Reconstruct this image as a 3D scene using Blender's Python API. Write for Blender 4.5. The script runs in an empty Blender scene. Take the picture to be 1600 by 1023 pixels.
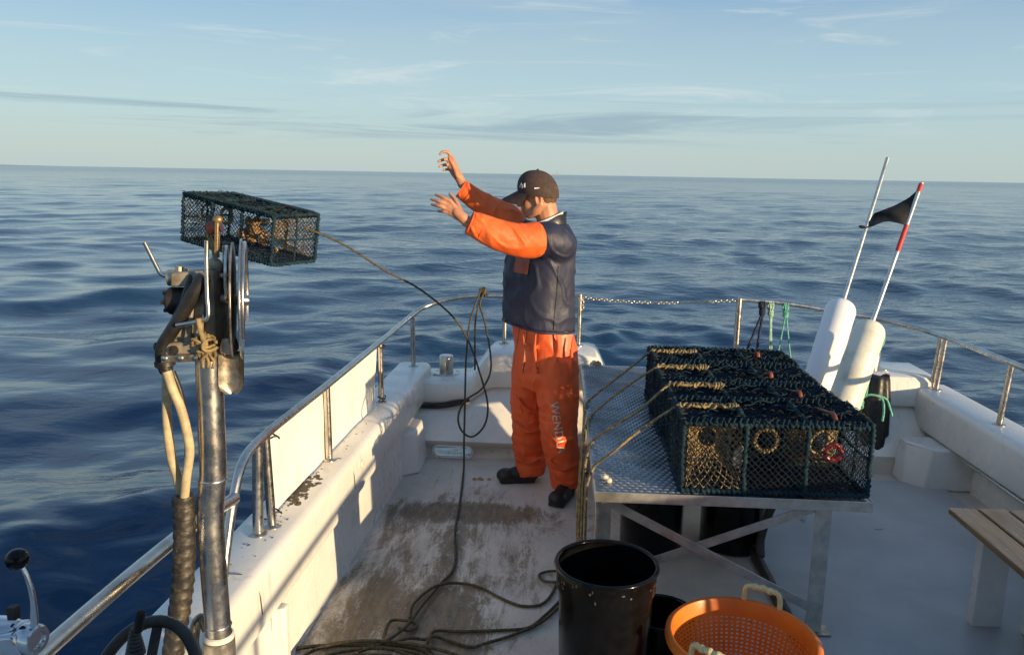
import bpy, bmesh, math, random
import numpy as np
from mathutils import Vector, Matrix, noise
from mathutils.bvhtree import BVHTree

R_ = math.radians
scene = bpy.context.scene
COL = scene.collection

# ---------------------------------------------------------------- camera
CAM_H = 1.78                       # eye height above the deck (deck is z = 0)
PITCH, ROLL, FPX = R_(10.8), R_(1.0), 1256.0
fw = Vector((0, math.cos(PITCH), -math.sin(PITCH)))
u0 = Vector((0, math.sin(PITCH), math.cos(PITCH)))
r0 = Vector((1, 0, 0))
RT = r0 * math.cos(ROLL) + u0 * math.sin(ROLL)
UP = u0 * math.cos(ROLL) - r0 * math.sin(ROLL)
cam_d = bpy.data.cameras.new('camera')
cam_d.sensor_width = 36.0
cam_d.lens = FPX / 1600 * 36
cam_d.clip_start, cam_d.clip_end = 0.05, 90000
cam = bpy.data.objects.new('camera', cam_d)
COL.objects.link(cam)
M3 = Matrix((RT, UP, -fw)).transposed()
cam.matrix_world = Matrix.Translation((0, 0, CAM_H)) @ M3.to_4x4()
scene.camera = cam

# ---------------------------------------------------------------- light
SUN_EL = R_(6.5)
SUN = Vector((0.755 * math.cos(SUN_EL), -0.655 * math.cos(SUN_EL), math.sin(SUN_EL))).normalized()
sun_d = bpy.data.lights.new('sun', 'SUN')
sun_d.energy = 5.0
sun_d.angle = R_(0.55)
sun_d.color = (1.0, 0.75, 0.44)
sun = bpy.data.objects.new('sun', sun_d)
COL.objects.link(sun)
sun.rotation_euler = SUN.to_track_quat('Z', 'Y').to_euler()

world = bpy.data.worlds.new('World')
scene.world = world
world.use_nodes = True


SEED_B, SEED_C = 1.3, 0.6


def build_world():
    nt = world.node_tree
    N, L = nt.nodes, nt.links
    N.clear()
    out = N.new('ShaderNodeOutputWorld')
    bg = N.new('ShaderNodeBackground')
    bg.inputs['Strength'].default_value = 0.15
    sky = N.new('ShaderNodeTexSky')
    sky.sky_type = 'NISHITA'
    sky.sun_disc = False
    sky.sun_elevation = SUN_EL
    sky.sun_rotation = math.atan2(SUN.x, SUN.y)
    sky.altitude = 0
    sky.air_density = 1.0
    sky.dust_density = 0.6
    sky.ozone_density = 1.6
    tc = N.new('ShaderNodeTexCoord')
    sep = N.new('ShaderNodeSeparateXYZ')
    L.new(tc.outputs['Generated'], sep.inputs[0])

    def math_(op, a, b=None, clamp=False):
        n = N.new('ShaderNodeMath')
        n.operation = op
        n.use_clamp = clamp
        for i, v in enumerate((a, b)):
            if v is None:
                continue
            if isinstance(v, (int, float)):
                n.inputs[i].default_value = v
            else:
                L.new(v, n.inputs[i])
        return n.outputs[0]

    def ramp(v, a, b):
        m = N.new('ShaderNodeMapRange')
        m.interpolation_type = 'SMOOTHSTEP'
        m.inputs['From Min'].default_value = a
        m.inputs['From Max'].default_value = b
        L.new(v, m.inputs['Value'])
        return m.outputs[0]
    z = math_('MAXIMUM', sep.outputs['Z'], 0.0)

    def cloud(tilt, scale, loc, detail, rough, dist, lo, hi):
        mp = N.new('ShaderNodeMapping')
        mp.inputs['Rotation'].default_value = (0, tilt, 0)
        mp.inputs['Scale'].default_value = scale
        mp.inputs['Location'].default_value = loc
        L.new(tc.outputs['Generated'], mp.inputs[0])
        n = N.new('ShaderNodeTexNoise')
        n.inputs['Scale'].default_value = 1.0
        n.inputs['Detail'].default_value = detail
        n.inputs['Roughness'].default_value = rough
        n.inputs['Distortion'].default_value = dist
        L.new(mp.outputs[0], n.inputs['Vector'])
        return ramp(n.outputs['Fac'], lo, hi)

    def mix(fac, a, b):
        m = N.new('ShaderNodeMix')
        m.data_type = 'RGBA'
        L.new(fac, m.inputs['Factor'])
        for i, v in ((6, a), (7, b)):
            if isinstance(v, tuple):
                m.inputs[i].default_value = v
            else:
                L.new(v, m.inputs[i])
        return m.outputs[2]
    col = sky.outputs[0]
    # thin veil of high haze, paler towards the horizon
    vcol = mix(ramp(z, 0.0, 0.10), (2.55, 3.18, 3.20, 1), (2.35, 3.28, 3.72, 1))
    vcol = mix(ramp(z, 0.07, 0.26), vcol, (1.25, 2.15, 3.40, 1))
    vcol = mix(ramp(z, 0.24, 0.7), vcol, (0.62, 1.35, 2.75, 1))
    low = math_('SUBTRACT', 1.0, ramp(z, 0.0, 0.35))
    col = mix(math_('ADD', 0.66, math_('MULTIPLY', low, 0.22), True), col, vcol)
    veil = cloud(R_(6), (1.6, 1.6, 7.5), (2.2, 0.6, 0.3), 7, 0.6, 0.6, 0.40, 0.72)
    col = mix(math_('MULTIPLY', veil, 0.55), col, (2.45, 3.10, 3.30, 1))
    # feathered cirrus
    cir = cloud(R_(-9), (3.2, 3.2, 34), (SEED_C, 1.3, 0.4), 8, 0.62, 1.1, 0.53, 0.75)
    cir = math_('MULTIPLY', cir, ramp(z, 0.03, 0.10))
    col = mix(math_('MULTIPLY', cir, 0.62), col, (3.6, 3.95, 3.95, 1))
    # broken grey-blue bank above the horizon with bright lower edges
    bank = cloud(R_(1), (2.1, 2.1, 40), (SEED_B, 0.2, 1.1), 8, 0.62, 0.7, 0.50, 0.68)
    bank = math_('MULTIPLY', bank, math_('MULTIPLY', ramp(z, 0.028, 0.05), math_('SUBTRACT', 1.0, ramp(z, 0.065, 0.10))))
    col = mix(math_('MULTIPLY', bank, 0.75), col, (1.55, 2.20, 2.62, 1))
    L.new(col, bg.inputs['Color'])
    L.new(bg.outputs[0], out.inputs['Surface'])


build_world()
scene.view_settings.view_transform = 'Standard'
scene.view_settings.look = 'None'
scene.view_settings.exposure = 0.4
scene.view_settings.gamma = 1.0
scene.view_settings.use_curve_mapping = False
scene.cycles.use_denoising = True
scene.cycles.max_bounces = 8
scene.cycles.sample_clamp_indirect = 6.0


# ---------------------------------------------------------------- helpers
def ray(x, y):
    """direction through a measured point of the 1600 x 1023 photograph"""
    return fw + RT * ((x - 800) / FPX) + UP * ((511.5 - y) / FPX)


def atz(x, y, z):
    d = ray(x, y)
    return Vector((0, 0, CAM_H)) + d * ((z - CAM_H) / d.z)


def aty(x, y, Y):
    d = ray(x, y)
    return Vector((0, 0, CAM_H)) + d * (Y / d.y)


KB = 0.055                         # the boat lies turned a little in the world
_n = math.sqrt(1 + KB * KB)
BOAT_ROT = -math.atan(KB)


def bt(u, v, z=0.0):
    """boat coordinates (across, towards the stern, up) to world"""
    return Vector(((u + KB * v) / _n, (v - KB * u) / _n, z))


def spline(pts, n=8, closed=False):
    P = [Vector(p) for p in pts]
    if len(P) < 3:
        return P
    out = []
    m = len(P)
    for i in range(m if closed else m - 1):
        if closed:
            a, b, c, d = P[(i - 1) % m], P[i], P[(i + 1) % m], P[(i + 2) % m]
        else:
            b, c = P[i], P[i + 1]
            a = P[i - 1] if i > 0 else b * 2 - c
            d = P[i + 2] if i + 2 < m else c * 2 - b
        for k in range(n):
            t = k / n
            out.append(0.5 * ((2 * b) + (c - a) * t + (2 * a - 5 * b + 4 * c - d) * t * t + (3 * b - a - 3 * c + d) * t ** 3))
    if not closed:
        out.append(P[-1])
    return out


def resample(P, step):
    P = [Vector(p) for p in P]
    d = [0.0]
    for a, b in zip(P, P[1:]):
        d.append(d[-1] + (b - a).length)
    n = max(2, int(d[-1] / step) + 1)
    out, j = [], 0
    for i in range(n):
        s = d[-1] * i / (n - 1)
        while j < len(P) - 2 and d[j + 1] < s:
            j += 1
        seg = d[j + 1] - d[j]
        out.append(P[j].lerp(P[j + 1], 0 if seg < 1e-9 else (s - d[j]) / seg))
    return out


class MB:
    """collects shapes and links them as ONE mesh object"""

    def __init__(self):
        self.v, self.f, self.mi = [], [], []

    def add(self, vs, fs, mi=0):
        o = len(self.v)
        self.v += [tuple(p) for p in vs]
        self.f += [tuple(i + o for i in f) for f in fs]
        self.mi += [mi] * len(fs)
        return self

    def box(self, c, s, rot=None, mi=0):
        c = Vector(c)
        vs = []
        for dz in (-.5, .5):
            for dy in (-.5, .5):
                for dx in (-.5, .5):
                    p = Vector((dx * s[0], dy * s[1], dz * s[2]))
                    if rot is not None:
                        p = rot @ p
                    vs.append(c + p)
        return self.add(vs, [(0, 2, 3, 1), (4, 5, 7, 6), (0, 1, 5, 4), (2, 6, 7, 3), (0, 4, 6, 2), (1, 3, 7, 5)], mi)

    def bar(self, a, b, w, h, up=(0, 0, 1), mi=0):
        a, b = Vector(a), Vector(b)
        d = (b - a)
        x = d.normalized()
        y = Vector(up).cross(x).normalized()
        z = x.cross(y)
        rot = Matrix((x, y, z)).transposed()
        return self.box((a + b) / 2, (d.length, w, h), rot, mi)

    def tube(self, pts, r, n=8, closed=False, caps=True, mi=0, twist=None, flat=1.0):
        P = [Vector(p) for p in pts]
        m = len(P)
        T = []
        for i in range(m):
            a = P[(i - 1) % m] if (closed or i > 0) else P[i]
            b = P[(i + 1) % m] if (closed or i < m - 1) else P[i]
            t = b - a
            T.append(t.normalized() if t.length > 1e-9 else Vector((0, 0, 1)))
        ref = Vector((0, 0, 1)) if abs(T[0].z) < .9 else Vector((1, 0, 0))
        nrm = (ref - T[0] * ref.dot(T[0])).normalized()
        vs = []
        s = 0.0
        for i in range(m):
            if i:
                s += (P[i] - P[i - 1]).length
                nrm = nrm - T[i] * nrm.dot(T[i])
                nrm = nrm.normalized() if nrm.length > 1e-6 else Vector((1, 0, 0))
            bi = T[i].cross(nrm)
            ri = r[i] if hasattr(r, '__len__') else r
            for k in range(n):
                a = 2 * math.pi * k / n
                rr = ri
                if twist:
                    rr = ri * (1 + twist[2] * math.cos(twist[0] * (a - 2 * math.pi * s / twist[1])))
                vs.append(P[i] + nrm * (rr * math.cos(a)) + bi * (rr * flat * math.sin(a)))
        fs = []
        for i in range(m if closed else m - 1):
            j = (i + 1) % m
            for k in range(n):
                l = (k + 1) % n
                fs.append((i * n + k, i * n + l, j * n + l, j * n + k))
        if caps and not closed:
            fs.append(tuple(range(n - 1, -1, -1)))
            fs.append(tuple((m - 1) * n + k for k in range(n)))
        return self.add(vs, fs, mi)

    def rope(self, pts, r, mi=0, n=6, pitch=None, depth=.2, strands=3):
        pitch = pitch or r * 7
        return self.tube(resample(pts, max(pitch / 6, .004)), r, n=n, mi=mi, twist=(strands, pitch, depth))

    def lathe(self, prof, o=(0, 0, 0), axis=(0, 0, 1), n=24, mi=0, capa=False, capb=False):
        o = Vector(o)
        ax = Vector(axis).normalized()
        ref = Vector((1, 0, 0)) if abs(ax.x) < .9 else Vector((0, 1, 0))
        x = (ref - ax * ref.dot(ax)).normalized()
        y = ax.cross(x)
        vs = []
        for rr, h in prof:
            for k in range(n):
                a = 2 * math.pi * k / n
                vs.append(o + ax * h + x * (rr * math.cos(a)) + y * (rr * math.sin(a)))
        fs = []
        for i in range(len(prof) - 1):
            for k in range(n):
                l = (k + 1) % n
                fs.append((i * n + k, i * n + l, (i + 1) * n + l, (i + 1) * n + k))
        if capa:
            fs.append(tuple(range(n - 1, -1, -1)))
        if capb:
            fs.append(tuple((len(prof) - 1) * n + k for k in range(n)))
        return self.add(vs, fs, mi)

    def cyl(self, a, b, r, n=16, mi=0):
        a, b = Vector(a), Vector(b)
        return self.lathe([(r, 0), (r, (b - a).length)], a, b - a, n, mi, True, True)

    def ell(self, c, s, rot=None, n=16, m=10, mi=0):
        c = Vector(c)
        vs, fs = [], []
        for i in range(m + 1):
            th = math.pi * i / m
            for k in range(n):
                a = 2 * math.pi * k / n
                p = Vector((s[0] * math.sin(th) * math.cos(a), s[1] * math.sin(th) * math.sin(a), s[2] * math.cos(th)))
                vs.append(c + (rot @ p if rot is not None else p))
        for i in range(m):
            for k in range(n):
                l = (k + 1) % n
                fs.append((i * n + k, (i + 1) * n + k, (i + 1) * n + l, i * n + l))
        return self.add(vs, fs, mi)

    def loft(self, rings, caps=True, mi=0, closed=True):
        n = len(rings[0])
        vs = [p for r in rings for p in r]
        fs = []
        for i in range(len(rings) - 1):
            for k in range(n if closed else n - 1):
                l = (k + 1) % n
                fs.append((i * n + k, i * n + l, (i + 1) * n + l, (i + 1) * n + k))
        if caps and closed:
            fs.append(tuple(range(n - 1, -1, -1)))
            fs.append(tuple((len(rings) - 1) * n + k for k in range(n)))
        return self.add(vs, fs, mi)

    def prism(self, poly, off, mi=0):
        """a flat outline given a thickness vector"""
        n = len(poly)
        off = Vector(off)
        vs = [Vector(p) for p in poly] + [Vector(p) + off for p in poly]
        fs = [tuple(range(n - 1, -1, -1)), tuple(range(n, 2 * n))]
        for k in range(n):
            l = (k + 1) % n
            fs.append((k, l, n + l, n + k))
        return self.add(vs, fs, mi)

    def mesh(self, name):
        me = bpy.data.meshes.new(name)
        me.from_pydata(self.v, [], self.f)
        return me

    def build(self, name, mat, parent=None, ang=35, bev=0, recalc=True):
        me = self.mesh(name)
        mats = mat if isinstance(mat, (list, tuple)) else [mat]
        for m in mats:
            me.materials.append(MAT[m])
        if len(mats) > 1:
            me.polygons.foreach_set('material_index', self.mi)
        return link(name, me, parent, ang, bev, recalc)


def link(name, me, parent=None, ang=35, bev=0, recalc=True):
    if recalc:
        bm = bmesh.new()
        bm.from_mesh(me)
        bmesh.ops.recalc_face_normals(bm, faces=bm.faces)
        bm.to_mesh(me)
        bm.free()
    me.polygons.foreach_set('use_smooth', [True] * len(me.polygons))
    if ang < 180:
        me.set_sharp_from_angle(angle=R_(ang))
    me.update()
    o = bpy.data.objects.new(name, me)
    COL.objects.link(o)
    if parent is not None:
        o.parent = parent
        if parent.type == 'EMPTY' and parent.get('_world'):
            o.matrix_parent_inverse = parent.matrix_basis.inverted()
    if bev:
        b = o.modifiers.new('bevel', 'BEVEL')
        b.width = bev
        b.segments = 2
        b.limit_method = 'ANGLE'
        b.angle_limit = R_(40)
        b.harden_normals = False
    return o


def tag(o, label=None, cat=None, group=None, kind=None):
    if label:
        o['label'] = label
    if cat:
        o['category'] = cat
    if group:
        o['group'] = group
    if kind:
        o['kind'] = kind
    return o


def thing(name, label, cat, loc=(0, 0, 0), group=None, world_coords=True, rot=(0, 0, 0)):
    """an Empty at the thing's base; its parts are given in world coordinates unless world_coords is off"""
    o = bpy.data.objects.new(name, None)
    o.empty_display_size = .1
    COL.objects.link(o)
    o.location = loc
    o.rotation_euler = rot
    o.matrix_basis = Matrix.Translation(loc) @ Matrix.Rotation(rot[2], 4, 'Z') @ Matrix.Rotation(rot[1], 4, 'Y') @ Matrix.Rotation(rot[0], 4, 'X')
    if world_coords:
        o['_world'] = 1
    tag(o, label, cat, group)
    return o


def remesh(mb, voxel, smooth=4, factor=.5):
    """fuse the collected closed shapes into one continuous surface"""
    me = mb.mesh('tmp')
    bm = bmesh.new()
    bm.from_mesh(me)
    bmesh.ops.recalc_face_normals(bm, faces=bm.faces)
    bm.to_mesh(me)
    bm.free()
    o = bpy.data.objects.new('tmp', me)
    COL.objects.link(o)
    m = o.modifiers.new('r', 'REMESH')
    m.mode = 'VOXEL'
    m.voxel_size = voxel
    if smooth:
        s = o.modifiers.new('s', 'SMOOTH')
        s.factor = factor
        s.iterations = smooth
    dg = bpy.context.evaluated_depsgraph_get()
    res = bpy.data.meshes.new_from_object(o.evaluated_get(dg))
    bpy.data.objects.remove(o)
    bpy.data.meshes.remove(me)
    return res


def bvh_of(me):
    return BVHTree.FromPolygons([v.co.copy() for v in me.vertices], [tuple(p.vertices) for p in me.polygons])


# ---------------------------------------------------------------- materials
MAT = {}


class NT:
    def __init__(self, name):
        self.m = bpy.data.materials.new(name)
        self.m.use_nodes = True
        self.t = self.m.node_tree
        self.b = self.t.nodes['Principled BSDF']
        self.tc = self.t.nodes.new('ShaderNodeTexCoord')
        MAT[name] = self.m

    def new(self, k, **kw):
        n = self.t.nodes.new(k)
        for a, v in kw.items():
            if a.startswith('i_'):
                n.inputs[a[2:].replace('_', ' ')].default_value = v
            else:
                setattr(n, a, v)
        return n

    def l(self, a, b):
        self.t.links.new(a, b)

    def noise(self, scale, detail=4, rough=.55, dist=0, stretch=None, coord='Object', rot=(0, 0, 0), loc=(0, 0, 0)):
        mp = self.new('ShaderNodeMapping')
        mp.inputs['Scale'].default_value = stretch or (1, 1, 1)
        mp.inputs['Rotation'].default_value = rot
        mp.inputs['Location'].default_value = loc
        self.l(self.tc.outputs[coord], mp.inputs[0])
        n = self.new('ShaderNodeTexNoise')
        n.inputs['Scale'].default_value = scale
        n.inputs['Detail'].default_value = detail
        n.inputs['Roughness'].default_value = rough
        n.inputs['Distortion'].default_value = dist
        self.l(mp.outputs[0], n.inputs['Vector'])
        return n.outputs['Fac']

    def rng(self, v, a, b, c=0., d=1.):
        m = self.new('ShaderNodeMapRange')
        m.interpolation_type = 'SMOOTHSTEP'
        for k, x in (('From Min', a), ('From Max', b), ('To Min', c), ('To Max', d)):
            m.inputs[k].default_value = x
        self.l(v, m.inputs['Value'])
        return m.outputs[0]

    def mul(self, a, b, op='MULTIPLY'):
        m = self.new('ShaderNodeMath', operation=op)
        for i, v in enumerate((a, b)):
            if isinstance(v, (int, float)):
                m.inputs[i].default_value = v
            else:
                self.l(v, m.inputs[i])
        return m.outputs[0]

    def mix(self, f, a, b):
        m = self.new('ShaderNodeMix', data_type='RGBA')
        if isinstance(f, (int, float)):
            m.inputs[0].default_value = f
        else:
            self.l(f, m.inputs[0])
        for i, v in ((6, a), (7, b)):
            if isinstance(v, tuple):
                m.inputs[i].default_value = v + (1,) if len(v) == 3 else v
            else:
                self.l(v, m.inputs[i])
        return m.outputs[2]

    def set(self, **kw):
        for k, v in kw.items():
            s = self.b.inputs[k.replace('_', ' ')]
            if isinstance(v, (int, float)):
                s.default_value = v
            elif isinstance(v, tuple):
                s.default_value = v + (1,) if len(v) == 3 else v
            else:
                self.l(v, s)
        return self

    def bump(self, h, strength=.3, dist=.01):
        b = self.new('ShaderNodeBump')
        b.inputs['Strength'].default_value = strength
        b.inputs['Distance'].default_value = dist
        self.l(h, b.inputs['Height'])
        self.l(b.outputs[0], self.b.inputs['Normal'])
        return self


def simple(name, col, rough=.5, metal=0., var=.25, vscale=30, bump=.15, bscale=120, bdist=.003, rvar=.12, **kw):
    """one base colour with uneven tone, uneven gloss and a little relief"""
    t = NT(name)
    dark = tuple(c * (1 - var) for c in col)
    lite = tuple(min(1, c * (1 + var)) for c in col)
    n = t.noise(vscale, 5, .6)
    t.set(Base_Color=t.mix(t.rng(n, .3, .7), dark, lite), Metallic=metal)
    t.set(Roughness=t.rng(t.noise(vscale * .6, 4), .25, .75, max(.02, rough - rvar), min(1, rough + rvar)))
    if bump:
        t.bump(t.noise(bscale, 4), bump, bdist)
    for k, v in kw.items():
        t.b.inputs[k.replace('_', ' ')].default_value = v
    return t


def make_materials():
    # gelcoat: off-white with grey specks, drips and yellowing
    t = NT('gelcoat')
    a = t.mix(t.rng(t.noise(2.2, 5), .35, .7), (.74, .72, .66), (.80, .79, .75))
    sp = t.rng(t.noise(26, 5, .7), .66, .74)
    a = t.mix(t.mul(sp, .7), a, (.20, .17, .12))
    st = t.rng(t.noise(7, 6, .65, .2, (2.6, 2.6, .20)), .57, .74)
    a = t.mix(t.mul(st, .42), a, (.38, .31, .21))
    sc = t.rng(t.noise(16, 7, .75, 1.5, (1, .35, 3.0)), .62, .68)
    a = t.mix(t.mul(sc, .35), a, (.32, .28, .22))
    t.set(Base_Color=a, Roughness=t.rng(t.noise(9, 4), .3, .7, .22, .42))
    t.bump(t.noise(55, 3), .12, .002)
    # cleaner grey-white of the starboard side
    t = NT('gelcoat_clean')
    a = t.mix(t.rng(t.noise(1.7, 5), .35, .7), (.62, .62, .60), (.70, .70, .69))
    sp = t.rng(t.noise(20, 5, .7), .68, .75)
    a = t.mix(t.mul(sp, .4), a, (.25, .23, .2))
    t.set(Base_Color=a, Roughness=t.rng(t.noise(7, 4), .3, .7, .22, .40))
    t.bump(t.noise(60, 3), .1, .002)
    simple('hatch_paint', (.38, .39, .405), .45, 0, .10, 3, .2, 140, .002)
    # deck: pale non-slip, mud and weed trodden in on the working side
    t = NT('deck')
    sep = t.new('ShaderNodeSeparateXYZ')
    t.l(t.tc.outputs['Object'], sep.inputs[0])
    base = t.mix(t.rng(t.noise(3, 5), .3, .7), (.50, .455, .40), (.64, .59, .525))
    work = t.rng(sep.outputs['X'], .30, .75, 1., 0.)

    def blob(cx, cy, rx, ry):
        x = t.mul(t.mul(sep.outputs['X'], -cx, 'ADD'), 1 / rx)
        y = t.mul(t.mul(sep.outputs['Y'], -cy, 'ADD'), 1 / ry)
        d = t.mul(t.mul(x, x), t.mul(y, y), 'ADD')
        return t.rng(d, 0, 1.15, 1, 0)
    streak = t.noise(2.6, 9, .74, .5, (2.6, .8, 1), 'Object', (0, 0, R_(-26)))
    fine = t.noise(12, 9, .78, .6, (2.8, .55, 1), 'Object', (0, 0, R_(-30)))
    m1 = t.mul(blob(-.50, 3.45, .62, 1.15), .75)
    m2 = t.mul(blob(-.42, 4.02, .55, .16), .75)
    m3 = t.mul(blob(-.62, 2.75, .55, .65), .6)
    mud = t.mul(t.mul(m1, m2, 'ADD'), m3, 'ADD')
    val = t.mul(mud, t.mul(t.mul(streak, .5, 'SUBTRACT'), 3.4), 'ADD')
    val = t.mul(val, t.mul(t.mul(fine, .5, 'SUBTRACT'), 2.6), 'ADD')
    grit = t.noise(70, 6, .75, .3, (1.8, .8, 1), 'Object', (0, 0, R_(-28)))
    val = t.mul(val, t.mul(t.mul(grit, .5, 'SUBTRACT'), 1.2), 'ADD')
    f = t.rng(val, .30, 1.15)
    c = t.mix(t.mul(f, .95), base, t.mix(t.rng(fine, .35, .65), (.080, .058, .031), (.22, .16, .092)))
    sm = t.rng(t.noise(8, 7, .75, 1.2, (2.2, .8, 1), 'Object', (0, 0, R_(20)), (3, 1, 0)), .57, .72)
    c = t.mix(t.mul(t.mul(sm, work), .8), c, (.11, .078, .044))
    sm2 = t.rng(t.noise(34, 5, .7, .5, (1, 1, 1), 'Object', (0, 0, 0), (7, 2, 0)), .64, .70)
    c = t.mix(t.mul(t.mul(sm2, work), .8), c, (.05, .04, .028))
    red = t.mul(blob(.18, 3.98, .34, .26), t.rng(t.noise(11, 6, .7, .5), .5, .66))
    c = t.mix(t.mul(red, .6), c, (.17, .05, .03))
    bits = t.rng(t.noise(48, 3, .6, 0, (1, 1, 1), 'Object', (0, 0, 0), (1, 9, 0)), .74, .77)
    c = t.mix(t.mul(bits, .8), c, (.04, .032, .025))
    t.set(Base_Color=c, Roughness=t.rng(t.noise(14, 5), .3, .7, .42, .68))
    t.bump(t.noise(140, 3), .22, .002)
    # steel tube, polished along its length, with dull salt patches
    t = NT('steel')
    n = t.noise(9, 5, .65)
    t.set(Base_Color=t.mix(t.rng(n, .4, .75), (.60, .57, .53), (.42, .38, .32)), Metallic=1.0,
          Roughness=t.rng(t.noise(22, 6, .7), .3, .75, .20, .40))
    t.bump(t.noise(90, 3), .05, .001)
    t = NT('steel_worn')
    n = t.noise(14, 6, .7)
    t.set(Base_Color=t.mix(t.rng(n, .38, .68), (.46, .42, .36), (.16, .12, .08)), Metallic=.85,
          Roughness=t.rng(t.noise(30, 6, .7), .3, .75, .28, .6))
    t.bump(t.noise(80, 4), .25, .002)
    t = NT('steel_bright')
    t.set(Base_Color=t.mix(t.rng(t.noise(20, 5, .7), .45, .8), (.66, .62, .55), (.34, .26, .17)), Metallic=1.0,
          Roughness=t.rng(t.noise(40, 5, .7), .3, .8, .16, .40))
    simple('aluminium', (.52, .51, .48), .42, .8, .18, 18, .15, 90)
    t = NT('tread_plate')
    n = t.noise(4, 6, .65)
    t.set(Base_Color=t.mix(t.rng(n, .35, .7), (.36, .38, .40), (.20, .21, .21)), Metallic=.9,
          Roughness=t.rng(t.noise(11, 5), .3, .7, .24, .46))
    t.bump(t.noise(130, 3), .12, .001)
    simple('panel_cloth', (.86, .84, .77), .62, 0, .06, 6, .2, 9, .012)
    t = NT('splash_cloth')
    a = t.mix(t.rng(t.noise(3, 4), .3, .7), (.80, .78, .70), (.87, .85, .79))
    dr = t.rng(t.noise(9, 6, .6, .2, (3.2, 3.2, .12)), .60, .74)
    a = t.mix(t.mul(dr, .5), a, (.30, .24, .15))
    sp = t.rng(t.noise(38, 5, .7), .68, .73)
    a = t.mix(t.mul(sp, .7), a, (.2, .16, .1))
    t.set(Base_Color=a, Roughness=.6)
    t.bump(t.noise(7, 4), .3, .02)
    simple('mud', (.10, .08, .05), .85, 0, .4, 60, .8, 90, .01)
    simple('black_rubber', (.018, .017, .016), .45, 0, .4, 40, .3, 120)
    simple('black_plastic', (.005, .005, .0055), .17, 0, .4, 22, .10, 80, .002, .05, Specular_IOR_Level=.22)
    simple('hose_beige', (.50, .40, .24), .5, 0, .22, 30, .25, 90)
    t = NT('hose_wrap')
    t.set(Base_Color=t.mix(t.rng(t.noise(40, 6, .7), .45, .7), (.022, .02, .018), (.10, .08, .055)), Roughness=.5)
    t.bump(t.noise(90, 4), .4, .003)
    simple('cast_grey', (.30, .26, .20), .6, .25, .4, 26, .4, 70)
    simple('dark_iron', (.035, .028, .024), .55, .4, .5, 40, .4, 80)
    simple('bronze', (.26, .18, .09), .45, .5, .35, 40, .3, 90)
    simple('red_roller', (.055, .014, .014), .5, 0, .4, 40)
    simple('nylon_white', (.72, .70, .62), .45, 0, .1, 30)
    simple('chrome', (.55, .57, .60), .18, 1.0, .12, 18, .05, 60, .001, .08)
    # rope and netting
    simple('rope_dark', (.075, .062, .034), .85, 0, .45, 60, .5, 260, .003)
    simple('rope_tan', (.24, .175, .085), .85, 0, .5, 45, .5, 260, .003)
    simple('rope_green', (.13, .42, .33), .8, 0, .35, 60, .4, 260)
    simple('rope_pale_green', (.32, .50, .38), .8, 0, .35, 60, .4, 260)
    simple('rope_navy', (.012, .02, .045), .8, 0, .4, 60, .4, 260)
    t = NT('net_twine')
    n = t.noise(17, 5, .7)
    t.set(Base_Color=t.mix(t.rng(n, .35, .72), (.007, .015, .030), (.022, .030, .038)), Roughness=.8, Specular_IOR_Level=.12)
    t = NT('net_lacing')
    n = t.noise(10, 5, .7)
    a = t.mix(t.rng(n, .35, .6), (.007, .020, .034), (.015, .040, .054))
    a = t.mix(t.rng(t.noise(15, 5, .7, 0, (1, 1, 1), 'Object', (0, 0, 0), (4, 4, 4)), .60, .78), a, (.06, .05, .03))
    t.set(Base_Color=a, Roughness=.8, Specular_IOR_Level=.15)
    t.bump(t.noise(220, 3), .5, .003)
    simple('net_tan', (.36, .25, .11), .8, 0, .45, 60, .3, 200)
    simple('weed', (.032, .028, .016), .9, 0, .6, 40, .5, 150)
    simple('orange_rubber', (.20, .045, .022), .5, 0, .3, 40)
    simple('red_plastic', (.30, .02, .025), .4, 0, .3, 40)
    simple('shell_white', (.62, .56, .45), .55, 0, .3, 50)
    simple('bait', (.42, .24, .09), .5, 0, .4, 30, .5, 60)
    # clothing and people
    t = NT('oilskin_orange')
    n = t.noise(6, 6, .65)
    a = t.mix(t.rng(n, .35, .7), (.66, .088, .018), (.74, .115, .026))
    d = t.rng(t.noise(10, 7, .7, .6, (1, 1, .6)), .60, .75)
    a = t.mix(t.mul(d, .5), a, (.16, .045, .02))
    t.set(Base_Color=a, Roughness=t.rng(t.noise(13, 4), .3, .7, .46, .64))
    t.bump(t.noise(7, 4, .55, .8, (1, 1, .55)), .35, .018)
    t = NT('oilskin_sleeve')
    n = t.noise(5, 4)
    t.set(Base_Color=t.mix(t.rng(n, .35, .7), (.80, .122, .018), (.85, .15, .025)), Roughness=t.rng(t.noise(13, 4), .3, .7, .52, .66))
    t.bump(t.noise(9, 4, .5, 1.2), .30, .02)
    t = NT('oilskin_navy')
    t.set(Base_Color=t.mix(t.rng(t.noise(6, 5), .35, .7), (.017, .020, .046), (.026, .030, .062)), Roughness=t.rng(t.noise(10, 4), .3, .7, .50, .64))
    t.bump(t.noise(7, 4, .5, 1.4, (1, 1, .6)), .42, .02)
    simple('patch_orange', (.30, .07, .03), .5, 0, .2, 30)
    simple('collar_dark', (.012, .014, .022), .5, 0, .3, 30)
    simple('print_grey', (.52, .50, .47), .5, 0, .15, 60)
    simple('cuff_cord', (.35, .22, .12), .7, 0, .3, 60)
    t = NT('skin')
    t.set(Base_Color=t.mix(t.rng(t.noise(28, 5, .6), .35, .7), (.46, .205, .115), (.56, .275, .165)), Roughness=.48)
    t.b.inputs['Subsurface Weight'].default_value = .12
    t.b.inputs['Subsurface Radius'].default_value = (.012, .005, .003)
    t.b.inputs['Subsurface Scale'].default_value = 1.0
    t.bump(t.noise(160, 4), .15, .001)
    simple('hair', (.11, .062, .028), .65, 0, .5, 160, .6, 300, .004)
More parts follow.
